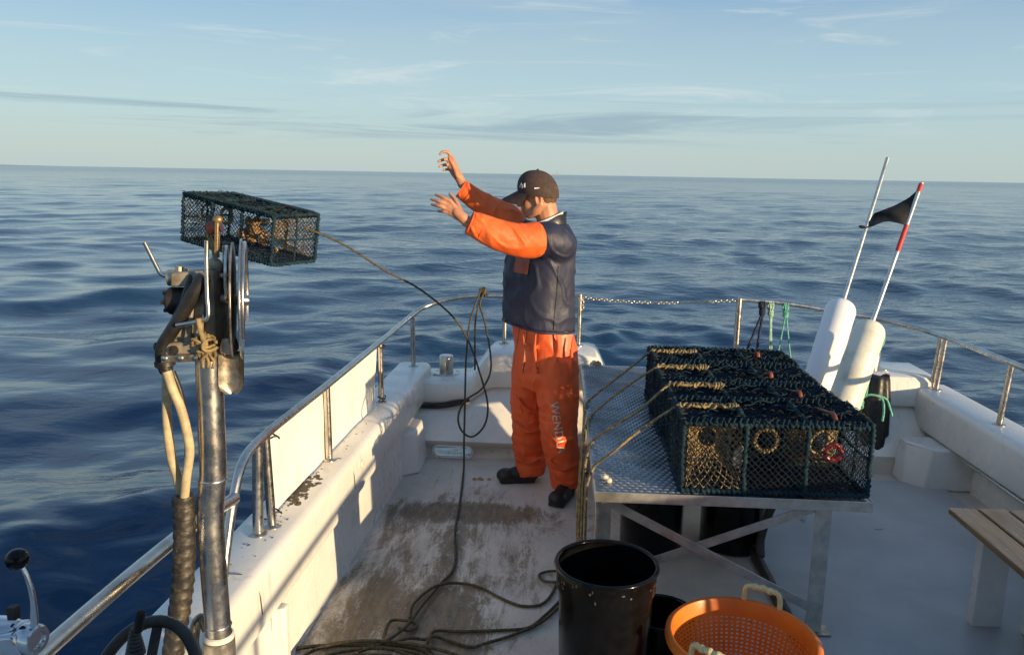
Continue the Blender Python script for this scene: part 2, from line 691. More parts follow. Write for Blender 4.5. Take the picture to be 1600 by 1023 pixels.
    simple('cap_cloth', (.060, .038, .032), .85, 0, .2, 60, .3, 500, .001)
    simple('white_thread', (.75, .75, .75), .6, 0, .06, 60)
    simple('shirt_white', (.72, .72, .74), .8, 0, .06, 60)
    simple('boot_rubber', (.012, .012, .012), .5, 0, .4, 40, .3, 60)
    # gear
    t = NT('buoy_white')
    n = t.noise(5, 6, .65)
    a = t.mix(t.rng(n, .5, .75), (.83, .84, .86), (.66, .66, .63))
    t.set(Base_Color=a, Roughness=.42)
    t.bump(t.noise(18, 4), .2, .006)
    t = NT('buoy_cream')
    n = t.noise(6, 6, .65)
    a = t.mix(t.rng(n, .42, .75), (.79, .77, .66), (.52, .50, .38))
    sp = t.rng(t.noise(28, 5, .7), .66, .72)
    a = t.mix(t.mul(sp, .6), a, (.2, .17, .1))
    t.set(Base_Color=a, Roughness=.45)
    t.bump(t.noise(18, 4), .25, .006)
    simple('flag_black', (.008, .009, .012), .8, 0, .4, 20, .3, 60)
    simple('tape_red', (.55, .045, .04), .45, 0, .15, 40)
    simple('pole_alloy', (.62, .61, .58), .34, .75, .1, 24)
    t = NT('basket_orange')
    a = t.mix(t.rng(t.noise(7, 6, .65), .4, .75), (.82, .20, .022), (.68, .135, .016))
    d = t.rng(t.noise(24, 6, .7), .62, .72)
    a = t.mix(t.mul(d, .5), a, (.14, .045, .015))
    t.set(Base_Color=a, Roughness=t.rng(t.noise(12, 4), .3, .7, .30, .48))
    t.b.inputs['Subsurface Weight'].default_value = .1
    t.b.inputs['Subsurface Radius'].default_value = (.02, .006, .002)
    simple('grip_cream', (.66, .54, .27), .35, 0, .12, 30)
    t = NT('bench_wood')
    g = t.noise(5, 7, .65, 1.2, (9, .5, 9))
    a = t.mix(t.rng(g, .3, .7), (.15, .085, .038), (.33, .20, .09))
    t.set(Base_Color=a, Roughness=t.rng(t.noise(6, 4), .3, .7, .18, .42))
    t.bump(g, .2, .003)
    simple('gutter_dark', (.035, .034, .034), .6, 0, .3, 30)
    simple('coast_land', (.055, .075, .085), .9, 0, .2, .002, 0)
    simple('ship_paint', (.30, .33, .36), .6, 0, .2, .05, 0)
    # sea water
    t = NT('sea_water')
    t.set(IOR=1.333)
    geo = t.new('ShaderNodeNewGeometry')
    ln = t.new('ShaderNodeVectorMath', operation='LENGTH')
    t.l(geo.outputs['Position'], ln.inputs[0])
    dist = ln.outputs['Value']
    n1 = t.noise(3.2, 3, .5, .3, (.75, 1.25, 1))
    n2 = t.noise(11, 3, .5, .2, (.8, 1.2, 1))
    n3 = t.noise(.75, 4, .55, .2, (.55, 1.3, 1))
    near = t.rng(dist, 12, 160, 1, .35)
    n4 = t.noise(1.35, 4, .6, .25, (.55, 1.25, 1))
    mid = t.rng(dist, 7, 28, 0, 1)
    far = t.rng(dist, 25, 140, 0, 1)
    sp_ = t.new('ShaderNodeSeparateXYZ')
    t.l(geo.outputs['Position'], sp_.inputs[0])
    ratio = t.mul(sp_.outputs['X'], t.mul(sp_.outputs['Y'], 3.0, 'MAXIMUM'), 'DIVIDE')
    glass = t.rng(ratio, -.42, -.12, .35, 1)                   # glassy water to port
    h = t.mul(t.mul(t.mul(n1, .024), t.mul(n2, .0065), 'ADD'), near)
    h = t.mul(h, t.mul(t.mul(n4, .095), mid), 'ADD')
    h = t.mul(h, glass)
    h = t.mul(h, t.mul(t.mul(n3, .15), far), 'ADD')

    def zone(cx, cy, rx, ry):
        x = t.mul(t.mul(sp_.outputs['X'], -cx, 'ADD'), 1 / rx)
        y = t.mul(t.mul(sp_.outputs['Y'], -cy, 'ADD'), 1 / ry)
        return t.rng(t.mul(t.mul(x, x), t.mul(y, y), 'ADD'), 0, 1, 1, 0)
    zn = t.mul(zone(-1.5, 2.6, 1.0, 2.2), zone(.8, 7.6, 3.2, 1.9), 'ADD')
    fo = t.rng(t.mul(t.noise(13, 5, .7, 1.0), t.mul(zn, .10), 'ADD'), .735, .79)
    fo = t.mul(t.mul(fo, zn), .55)
    t.set(Base_Color=t.mix(fo, (.008, .040, .092), (.55, .60, .62)))
    bp = t.new('ShaderNodeBump')
    bp.inputs['Strength'].default_value = 1.0
    bp.inputs['Distance'].default_value = 1.0
    t.l(h, bp.inputs['Height'])
    t.l(bp.outputs[0], t.b.inputs['Normal'])
    t.set(Roughness=t.rng(dist, 10, 600, .05, .16))


make_materials()

# ---------------------------------------------------------------- sea, coast
SEA_Z = -0.52


def build_sea():
    rng = np.random.default_rng(7)
    fine = np.radians(np.linspace(-47, 47, 860))          # dense in front, measured from +Y
    rest = np.radians(np.linspace(47, 313, 150))[1:-1]
    ang = np.concatenate([fine, rest])
    rad = np.concatenate([np.geomspace(1.0, 420, 720), np.geomspace(420, 60000, 40)[1:]])
    A, Rr = np.meshgrid(ang, rad)
    X = Rr * np.sin(A)
    Y = Rr * np.cos(A)
    dr = np.gradient(rad)[:, None] * np.ones_like(A)
    sp = np.maximum(dr, Rr * 0.0030)
    Z = np.zeros_like(X)
    DX = np.zeros_like(X)
    DY = np.zeros_like(X)
    nW = 96
    lee = 1 / (1 + np.exp(-(X / np.maximum(Y, 3.0) * 9 + 1.6)))     # glassier on the port side
    near_ = 1 / (1 + np.exp((Rr - 4.6) * 1.6))
    lam = np.geomspace(.30, 11.0, nW)
    main = R_(-78)                                        # waves run mostly along the view, a bit across
    for i, L in enumerate(lam):
        spread = .42 if L > 3 else .75
        th = main + rng.normal() * spread
        k = 2 * math.pi / L
        slope = .0180 * (1.0 if L > .9 else 1.08) * (1.42 if 1.2 < L < 4 else (.55 if L > 4 else 1.0)) * rng.uniform(.5, 1.5)
        a = slope / k
        kx, ky = k * math.cos(th), k * math.sin(th)
        fade = np.clip((L / sp - 2.5) / 3.0, 0, 1)
        # patchy wind: groups of waves
        g1 = rng.uniform(0, 6.28, 2)
        if L < 1.1:
            fade = fade * (.30 + .70 * np.maximum(lee, near_))
        env = .75 + .45 * np.sin(X * .21 * math.cos(i) + Y * .13 * math.sin(i * 1.7) + g1[0]) * np.sin(Y * .17 + X * .05 + g1[1])
        ph = kx * X + ky * Y + rng.uniform(0, 6.283)
        w = a * fade * env
        Z += w * np.cos(ph)
        q = .75
        DX -= q * w * (kx / k) * np.sin(ph)
        DY -= q * w * (ky / k) * np.sin(ph)
    # short chop of the boat's own wash, astern and along the port side
    wash = np.exp(-((X + 1.6) / 1.6) ** 2) * np.exp(-((Y - 2.0) / 3.2) ** 2) * .8 + np.exp(-((X - 1.5) / 4.0) ** 2) * np.exp(-((Y - 9.5) / 5.0) ** 2)
    for i in range(46):
        L = rng.uniform(.22, .95)
        th = rng.uniform(0, 6.283)
        k = 2 * math.pi / L
        fade = np.clip((L / sp - 2.5) / 3.0, 0, 1)
        Z += wash * fade * (.046 / k) * np.cos(k * (math.cos(th) * X + math.sin(th) * Y) + rng.uniform(0, 6.28))
    co = np.stack([X + DX, Y + DY, Z + SEA_Z], -1).reshape(-1, 3)
    nr, na = X.shape
    i = np.arange(nr - 1)[:, None]
    j = np.arange(na)[None, :]
    j2 = (j + 1) % na
    quads = np.stack([i * na + j, i * na + j2, (i + 1) * na + j2, (i + 1) * na + j], -1).reshape(-1, 4)[:, ::-1]
    me = bpy.data.meshes.new('sea')
    me.vertices.add(len(co))
    me.vertices.foreach_set('co', co.astype(np.float32).ravel())
    me.loops.add(quads.size)
    me.loops.foreach_set('vertex_index', quads.astype(np.int32).ravel())
    me.polygons.add(len(quads))
    me.polygons.foreach_set('loop_start', np.arange(0, quads.size, 4, dtype=np.int32))
    me.update(calc_edges=True)
    me.polygons.foreach_set('use_smooth', np.ones(len(quads), dtype=bool))
    me.materials.append(MAT['sea_water'])
    o = bpy.data.objects.new('sea', me)
    COL.objects.link(o)
    tag(o, kind='structure')


build_sea()


def build_far():
    m = MB()
    rnd = random.Random(3)
    top, n = [], 60
    rings = []
    for i in range(n + 1):
        t = i / n
        x = -10500 + 4600 * t
        h = SEA_Z + 26 * (math.sin(t * math.pi) ** .5 * (.55 + .3 * noise.noise((t * 6, 1, 0)) + .15 * noise.noise((t * 22, 4, 0)))) * (1 - .75 * t)
        rings.append([Vector((x, 10200, SEA_Z - 3)), Vector((x, 10250, max(h, SEA_Z - 2))), Vector((x, 10700, max(h * 1.05, SEA_Z - 2))), Vector((x, 10900, SEA_Z - 3))])
    m.loft(rings, True)
    tag(m.build('coast', 'coast_land', None, 60), kind='structure')
    c = aty(866, 275, 6500)
    t = thing('cargo_ship', 'tiny grey ship far out on the horizon behind the cap', 'ship', (c.x, 6500, SEA_Z))
    x = c.x
    m = MB()
    m.loft([[Vector((x - 34, 6500 + s, SEA_Z - .5)), Vector((x + 34, 6500 + s, SEA_Z - .5)), Vector((x + 38, 6500 + s, SEA_Z + 6)), Vector((x - 36, 6500 + s, SEA_Z + 5))] for s in (-6, 6)])
    m.build('hull', 'ship_paint', t)
    m = MB()
    m.box((x + 22, 6500, SEA_Z + 12), (14, 9, 12)).box((x + 22, 6500, SEA_Z + 20), (8, 8, 4))
    m.build('superstructure', 'ship_paint', t)
    m = MB()
    m.cyl((x - 5, 6500, SEA_Z + 5), (x - 5, 6500, SEA_Z + 17), .8, 6)
    m.build('mast', 'ship_paint', t)


build_far()

# ---------------------------------------------------------------- the boat
CAP_Z, RAIL_Z = .50, .845


def gp(v):
    return -1.03 + .03 * (v - 2.6)          # port gunwale centre line


def gs(v):
    return 2.41 - .012 * (v - 4.3)          # starboard gunwale centre line


def build_boat():
    boat = thing('fishing_boat', 'small white fishing boat with open aft deck and steel rails', 'boat', (0, 0, 0), None, False, (0, 0, BOAT_ROT))
    # deck
    m = MB()
    m.box((.735, 1.655, -.03), (3.45, 6.38, .06))
    m.build('deck', 'deck', boat)
    # clean hatch lid on the starboard half with its gutter
    m = MB()
    m.box((1.66, 2.9, .006), (1.30, 3.6, .012))
    m.build('hatch_lid', 'hatch_paint', boat, bev=.004)
    m = MB()
    m.tube([(.985, 3.62, .006), (.985, 2.5, .006), (.985, 1.0, .006)], .026, 12)
    m.tube(spline([(1.0, 3.60, .02), (1.005, 3.64, .10), (1.03, 3.62, .24), (1.06, 3.55, .40)], 5), .020, 10)
    m.build('gutter', 'gutter_dark', boat)

    # bulwarks
    def bulwark(name, g, sgn, mat, v0, v1, fz, rc=.075):
        prof = [(-.17, -.75), (-.155, .40), (-.135, .465), (-.11, .495), (-.08, CAP_Z), (.070, CAP_Z), (.092, .494), (.103, .479), (.107, .455),
                (.112, fz + .02), (.105, fz), (rc, fz - .005), (rc + .012, .10), (rc + .014, .0), (rc + .014, -.05), (rc - .05, -.05), (rc - .05, -.75)]
        m = MB()
        rings = []
        vs = [v0 + (v1 - v0) * i / 24 for i in range(25)]
        for v in vs:
            rings.append([Vector((g(v) + sgn * a, v, z)) for a, z in prof])
        # rounded after end
        e = vs[-1]
        for k, (dv, s) in enumerate(((.03, .97), (.05, .90), (.06, .75))):
            rings.append([Vector((g(e) + sgn * a * (1 if z < .3 else s), e + dv, z if z < .3 else z - .012 * k * k * .5)) for a, z in prof])
        m.loft(rings)
        return m.build(name, mat, boat, 40)
    port = bulwark('port_bulwark', gp, 1, 'gelcoat', -1.2, 5.30, .30)
    star = bulwark('starboard_bulwark', gs, -1, 'gelcoat_clean', -1.2, 5.14, .26, -.045)
    # ribs and the seam of the opening section on the port inner side
    for v in (1.78, 2.12, 2.52):
        m = MB()
        w = .05 if v < 2.4 else .035
        m.loft([[Vector((gp(v) + .078, v - w, z)), Vector((gp(v) + .128, v - w * .6, z)), Vector((gp(v) + .128, v + w * .6, z)), Vector((gp(v) + .078, v + w, z))] for z in (.0, .29)])
        m.build('rib', 'gelcoat', port, 30, .008)
    for v in (2.34, 3.42):
        m = MB()
        m.tube([(gp(v) - .02, v, .5005), (gp(v) + .05, v, .5005), (gp(v) + .1, v, .475), (gp(v) + .110, v, .42), (gp(v) + .1125, v + .004, .36)], .0022, 5)
        m.build('seam', 'gutter_dark', port)
    m = MB()
    rnd = random.Random(5)
    for k in range(230):
        v = rnd.choice((rnd.gauss(3.02, .05), rnd.gauss(3.12, .07), rnd.gauss(2.98, .14), rnd.uniform(2.4, 4.4)))
        du = rnd.gauss(-.005, .022) if abs(v - 3.05) < .2 else rnd.uniform(-.04, .05)
        r = rnd.uniform(.003, .016) if abs(v - 3.05) < .16 else rnd.uniform(.0015, .005)
        m.ell((gp(v) + du, v, .4995), (r * rnd.uniform(.5, 1.2), r * rnd.uniform(.7, 1.8), rnd.uniform(.0015, .0045)), Matrix.Rotation(rnd.uniform(-.6, .6), 3, 'Z'), 7, 4)
    tag(m.build('mud_smear', 'mud', port), kind='stuff')
    # flush fitting on the fascia
    m = MB()
    m.lathe([(.0, .0), (.018, .0), (.018, .006), (.012, .009), (.0, .009)], (gp(3.55) + .1085, 3.55, .43), (1, 0, .05), 14)
    m.build('fitting', 'gelcoat', port)

    # corner knees
    for side, (ua, ub, va, vb, h) in (('p', (-.92, -.79, 4.46, 4.84, .25)), ('s', (2.09, 2.45, 4.57, 4.83, .25))):
        m = MB()
        if side == 'p':
            lo = [(ua, va), (ub, va + .10), (ub, vb), (ua, vb)]
            hi = [(ua, va + .03), (ub - .03, va + .12), (ub - .03, vb), (ua, vb)]
        else:
            lo = [(ub, va), (ua + .10, va + .02), (ua, va + .12), (ua, vb), (ub, vb)]
            hi = [(ub, va), (ua + .12, va + .02), (ua + .02, va + .14), (ua + .02, vb), (ub, vb)]
        m.loft([[Vector((a, b, 0)) for a, b in lo], [Vector((a, b, h * .93)) for a, b in hi], [Vector((a * .98 + .02 * ub, b + .01, h)) for a, b in hi]])
        m.build('corner_knee', 'gelcoat' if side == 'p' else 'gelcoat_clean', boat, 30, .012)
        m = MB()
        m.box(((ua + ub) / 2, (va + vb) / 2, .035), (abs(ub - ua) + .015, vb - va + .02, .07))
        # painted kick band is the deck colour carried up

    # transom
    sta = [(-1.05, .43), (-.72, .43), (-.58, .44), (-.54, .47), (-.45, .60), (-.41, .635), (-.34, .645), (.22, .645), (.27, .635), (.30, .60), (.36, .47), (.40, .44), (.46, .43),
           (1.60, .43), (1.70, .44), (1.80, .53), (1.88, .565), (1.98, .57), (2.40, .57)]
    m = MB()
    rings = []
    for u, zt in sta:
        fb = .30 + (zt - .43) * .55
        rings.append([Vector((u, v, z)) for v, z in ((4.83, .115), (5.09, fb - .01), (5.055, fb), (5.05, fb + .02), (5.065, zt - .04), (5.085, zt - .012), (5.12, zt), (5.46, zt), (5.50, zt - .012), (5.515, zt - .05), (5.50, .25), (5.40, .15), (5.16, .26), (4.90, .10), (4.86, .10))])
    m.loft(rings)
    tr = m.build('transom', 'gelcoat', boat, 35)
    # kick band with the scupper slot cut through it
    m = MB()
    m.box((.65, 4.835, .055), (3.32, .012, .12))
    band = m.build('transom_foot', 'deck', boat)
    c = MB()
    slot = [(math.cos(a) * .034 + (.085 if math.cos(a) > 0 else -.085), math.sin(a) * .034) for a in [math.pi * 2 * k / 28 + .01 for k in range(28)]]
    su, sz = bt_inv(aty(706, 708, 4.82))[0], .046
    c.prism([Vector((su + a, 4.70, sz + b)) for a, b in slot], (0, .3, 0))
    co = c.build('cutter', 'gelcoat')
    co.matrix_world = Matrix.Rotation(BOAT_ROT, 4, 'Z')
    bo = band.modifiers.new('slot', 'BOOLEAN')
    bo.operation = 'DIFFERENCE'
    bo.object = co
    bo.solver = 'EXACT'
    bpy.context.view_layer.update()
    dg = bpy.context.evaluated_depsgraph_get()
    me = bpy.data.meshes.new_from_object(band.evaluated_get(dg))
    band.modifiers.clear()
    band.data = me
    bpy.data.objects.remove(co)
    m = MB()
    ring = [Vector((su + a * 1.06, 4.827, sz + b * 1.12)) for a, b in slot]
    m.tube(ring, .005, 6, closed=True)
    m.build('scupper_rim', 'gelcoat', boat)
    # dark plate painted as the shade of a drain cut-out in the raised part
    m = MB()
    p = [(.215, .50), (.235, .56), (.255, .60), (.28, .615), (.30, .60), (.312, .55), (.33, .50), (.345, .455), (.22, .455)]
    m.prism([Vector((a, 5.045, b)) for a, b in p], (0, .012, 0))
    m.build('painted_recess', 'gutter_dark', tr)
    # black cable clipped under the cap in the corner
    m = MB()
    for dz in (0, .022):
        m.tube(spline([(-.93, 5.0, .30 + dz), (-.86, 5.03, .275 + dz * .6), (-.74, 5.035, .275 + dz), (-.62, 5.035, .30 + dz), (-.55, 5.05, .325)], 6), .009, 8)
    m.build('cable', 'black_rubber', boat)

    # bollards
    def bollard(u, v, z, mat='steel'):
        m = MB()
        m.lathe([(0, 0), (.048, 0), (.048, .115), (.044, .122), (0, .122)], (u, v, z + .006), (0, 0, 1), 28)
        b = m.build('bollard', mat, boat, 30)
        m = MB()
        m.box((u, v, z + .004), (.17, .13, .008))
        m.build('base_plate', mat, b, bev=.003)
        for a in (-.07, .07):
            for c in (-.05, .05):
                m = MB()
                m.lathe([(0, 0), (.008, 0), (.007, .004), (0, .005)], (u + a, v + c, z + .008), (0, 0, 1), 10)
                m.build('bolt', 'steel_bright', b)
    q = bt_inv(atz(699, 580, .432))
    bollard(q[0], min(q[1], 5.32), .431)
    q = bt_inv(aty(1362, 600, 4.98))
    bollard(2.06, 5.22, .57)

    # rails
    def rail(path, name='rail', r=.0165):
        m = MB()
        m.tube(spline(path, 8), r, 12)
        return m.build(name, 'steel', boat, 60)

    def post(parent, a, b, r=.0155, flange=True):
        m = MB()
        m.cyl(a, b, r, 14)
        o = m.build('post', 'steel', parent, 40)
        if flange:
            m = MB()
            m.lathe([(.0, .0), (.034, .0), (.034, .004), (.020, .010), (.0, .010)], a, (0, 0, 1), 18)
            m.build('flange', 'steel', parent, 40)
    RZ = RAIL_Z
    pr = rail([(-1.045, .75, .795), (-1.045, 1.2, .792), (-1.04, 1.7, .785), (-1.03, 2.1, .77), (-1.032, 2.42, .725)], 'forward_rail', .020)
    post_later = [(-1.045, .9)]
    rp = rail([(gp(2.32), 2.32, .50), (gp(2.34), 2.36, .60), (gp(2.4), 2.42, .72), (gp(2.5), 2.50, .815), (gp(2.65), 2.64, RZ), (gp(3.0), 3.0, RZ + .003), (gp(3.4), 3.4, RZ), (gp(4.0), 4.0, RZ),
               (gp(4.35), 4.35, RZ), (gp(4.9), 4.9, RZ + .002), (gp(5.2) + .01, 5.2, RZ + .012), (-.90, 5.34, RZ + .035), (-.78, 5.395, RZ + .075), (-.62, 5.40, RZ + .11), (-.44, 5.38, RZ + .125), (-.30, 5.36, RZ + .13), (.02, 5.36, RZ + .135), (.16, 5.36, RZ + .14)])
    for v in (2.63, 2.70):
        post(rp, (gp(v) + (.012 if v > 2.65 else -.012), v, CAP_Z), (gp(v), v, RZ), .019 if v < 2.66 else .0165)
    for v in (3.40, 4.35, 5.22):
        post(rp, (gp(v) + .004, v, CAP_Z), (gp(v), v, RZ + (.01 if v > 5 else 0)))
    post(rp, (-.345, 5.36, .645), (-.345, 5.36, RZ + .128))
    post(rp, (.16, 5.36, .645), (.16, 5.36, RZ + .15))
    rs = rail([(1.20, 5.36, RZ + .145), (1.5, 5.37, RZ + .125), (1.80, 5.37, RZ + .085), (2.12, 5.33, RZ + .04), (2.30, 5.22, RZ + .01), (2.37, 5.05, RZ), (gs(4.4), 4.4, RZ), (gs(3), 3.0, RZ), (gs(1.5), 1.5, RZ), (gs(-.5), -.5, RZ)])
    post(rs, (1.215, 5.36, .43), (1.215, 5.36, RZ + .15), .02)
    post(rs, (1.80, 5.37, .55), (1.80, 5.37, RZ + .085))
    for v in (5.02, 5.075):
        post(rs, (gs(v) - .012, v, CAP_Z), (gs(v) + .01, v, RZ))
    for v in (4.30, 3.3, 2.1, 1.22, -.3):
        post(rs, (gs(v) - .012, v, CAP_Z), (gs(v) + .012, v, RZ))

    # splash cloth laced to the port rail, and an added starboard one for shade
    def cloth(name, g, v0, v1, off, mat, sg):
        m = MB()
        nu, nv = 40, 14
        for s in (0, .004):
            rings = []
            for i in range(nu + 1):
                t = i / nu
                v = v0 + (v1 - v0) * t
                col = []
                for k in range(nv + 1):
                    q = k / nv
                    z = CAP_Z + .008 + (RZ - .02 - CAP_Z) * q
                    b = .012 * noise.noise((v * 3.1, z * 4, 2.0 + v0)) + .006 * math.sin(v * 9 + z * 5)
                    col.append(Vector((g(v) + off + sg * (b + s) + (0 if q < .95 else -.004 * sg), v + .01 * math.sin(z * 9) * (t - .5), z)))
                rings.append(col)
            m.loft(rings, False, 0, False)
        return m.build(name, mat, boat, 80, recalc=False)
    c1 = cloth('splash_cloth', gp, 2.78, 4.33, -.022, 'splash_cloth', 1)
    cloth('splash_cloth', gs, 1.25, 2.08, -.002, 'splash_cloth', -1)  # out of view, added to shade the front of the table
    for v, z in ((2.765, .825), (2.76, .535), (4.34, .82), (4.345, .525)):
        m = MB()
        pts = [(gp(v) + .004 + .022 * math.cos(a), v - .012 * (1 if v < 3 else -1) + .022 * math.sin(a) * (-1 if v < 3 else 1), z + .006 * math.sin(2 * a)) for a in [k * .5 for k in range(13)]]
        pts += [(gp(v) + .024, v + .004, z - .012)]
        m.tube(spline(pts, 3), .0036, 6)
        m.build('lashing', 'black_rubber', c1)

    # boathook shaft stowed under the starboard cap
    m = MB()
    m.tube([(2.36, 4.72, .215), (2.355, 2.2, .210)], .013, 12)
    pp = m.build('stowed_pole', 'pole_alloy', boat)
    for v in (4.5, 3.75, 3.0):
        m = MB()
        m.box((2.395, v, .212), (.07, .03, .04))
        m.build('pole_clip', 'gelcoat_clean', pp, bev=.004)
    # unseen wheelhouse behind the camera, added to cut the sky light: back wall with door opening, sides and roof with an after overhang
    wh = MB()
    wh.box((-.62, -.42, 1.06), (.60, .05, 2.12)).box((1.13, -.42, 1.06), (.78, .05, 2.12)).box((.21, -.42, 2.03), (1.06, .05, .18))
    wh.box((-.895, -1.6, .55), (.05, 2.31, 1.1)).box((-.895, -1.6, 1.98), (.05, 2.31, .28)).box((1.495, -1.6, .55), (.05, 2.31, 1.1)).box((1.495, -1.6, 1.98), (.05, 2.31, .28))
    wh.box((.30, -2.80, 1.06), (2.44, .05, 2.12))
    wl = wh.build('added_wheelhouse', 'gelcoat_clean', boat, 30, .008)
    m = MB()
    m.box((.30, -1.45, 2.17), (2.75, 3.0, .07))
    m.build('added_roof', 'gelcoat_clean', wl, 30, .02)
    return boat


def bt_inv(p):
    return ((p.x - KB * p.y) / _n, (p.y + KB * p.x) / _n, p.z)


BOAT = build_boat()

# ---------------------------------------------------------------- lobster pots
PL, PW, PH = .705, .335, .265


def hsh(*a):
    return noise.noise((a[0] * 12.9 + .37, a[1] * 7.7 + .11, a[2] * 3.3 + .71))


def lace(m, pts, r=.0092, mi=0):
    P = resample(pts, .0048)
    q = P[0]
    P = [p + Vector((noise.noise(p * 38), noise.noise(p * 38 + Vector((7, 0, 0))), noise.noise(p * 38 + Vector((0, 9, 0))))) * .0045 for p in P]
    rr = [r * (1 + .34 * noise.noise(p * 55 + q)) for p in P]
    m.tube(P, rr, n=8, mi=mi, twist=(1, .0200 + .006 * noise.noise(q * 31), .34))


def net(m, O, U, V, step, r, seed, jit=.0022, sag=.0, mi=0, n=4):
    """diamond netting stretched over the parallelogram O, O+U, O+V"""
    O, U, V = Vector(O), Vector(U), Vector(V)
    nu, nv = int(round(U.length / step)), int(round(V.length / step))
    N = U.cross(V).normalized()

    def node(i, j):
        s, t = i / nu, j / nv
        e = 1 if 0 < i < nu and 0 < j < nv else 0
        p = O + U * s + V * t
        p = p + U.normalized() * (e * jit * 1.6 * hsh(i, j, seed)) + V.normalized() * (e * jit * 1.6 * hsh(j, i, seed + 5))
        return p + N * (e * jit * hsh(i + 3, j, seed + 9) + sag * math.sin(math.pi * s) * math.sin(math.pi * t))
    for sg in (1, -1):
        starts = []
        for i in range(0, nu + 1, 2):
            starts.append((i, 0 if sg > 0 else nv))
        for j in range(2, nv + 1, 2):
            starts.append((0, j if sg > 0 else nv - j))
        for i, j in starts:
            line = []
            while 0 <= i <= nu and 0 <= j <= nv:
                line.append(node(i, j))
                i += 1
                j += sg
            if len(line) > 1:
                m.tube(line, r, n=n, mi=mi, caps=False)


def funnel(m, face, eye, eye_n, er, r, nr=26, nc=9, mi=0, bulge=.35):
    """entrance: netting gathered from a frame outline down to a small ring"""
    eye, eye_n = Vector(eye), Vector(eye_n).normalized()
    ref = Vector((1, 0, 0))
    x = (ref - eye_n * ref.dot(eye_n)).normalized()
    y = eye_n.cross(x)
    F = [Vector(p) for p in face]
    per = F + [F[0]]
    d = [0]
    for a, b in zip(per, per[1:]):
        d.append(d[-1] + (b - a).length)

    def at(s):
        s = s % 1.0 * d[-1]
        for k in range(len(F)):
            if d[k + 1] >= s:
                return per[k].lerp(per[k + 1], (s - d[k]) / (d[k + 1] - d[k]))
        return per[0]

    def pt(k, c):
        a = k / nr
        p0 = at(a)
        # ring point nearest in direction to the frame point
        dv = p0 - eye
        an = math.atan2(dv.dot(y), dv.dot(x))
        p1 = eye + x * (er * math.cos(an)) + y * (er * math.sin(an))
        t = c / nc
        q = p0.lerp(p1, t)
        return q + (eye - F[0].lerp(F[2], .5)) * (bulge * t * (1 - t) * .5) + Vector((hsh(k, c, 1), hsh(c, k, 2), hsh(k, c, 3))) * .003 * (1 if 0 < c < nc else 0)
    for k in range(nr):
        for s in (.5, -.5):
            m.tube([pt(k + s * c, c) for c in range(nc + 1)], r, n=4, mi=mi, caps=False)
    ring = [eye + x * (er * math.cos(a)) + y * (er * math.sin(a)) for a in [2 * math.pi * q / 24 for q in range(24)]]
    m.tube(resample(ring + [ring[0]], .004), .0052, n=6, mi=mi, twist=(1, .012, .3))


def rrect(x, w, h, c=.02, z0=0.0):
    a, b = w / 2, h
    p = []
    for (cy, cz, s) in ((a - c, z0 + c, -90), (a - c, z0 + b - c, 0), (-a + c, z0 + b - c, 90), (-a + c, z0 + c, 180)):
        for k in range(4):
            t = R_(s + 90 * k / 3)
            p.append(Vector((x, cy + c * math.cos(t), cz + c * math.sin(t))))
    return p + [p[0]]


HOOPS = (-PL / 2, -.115, .115, PL / 2)


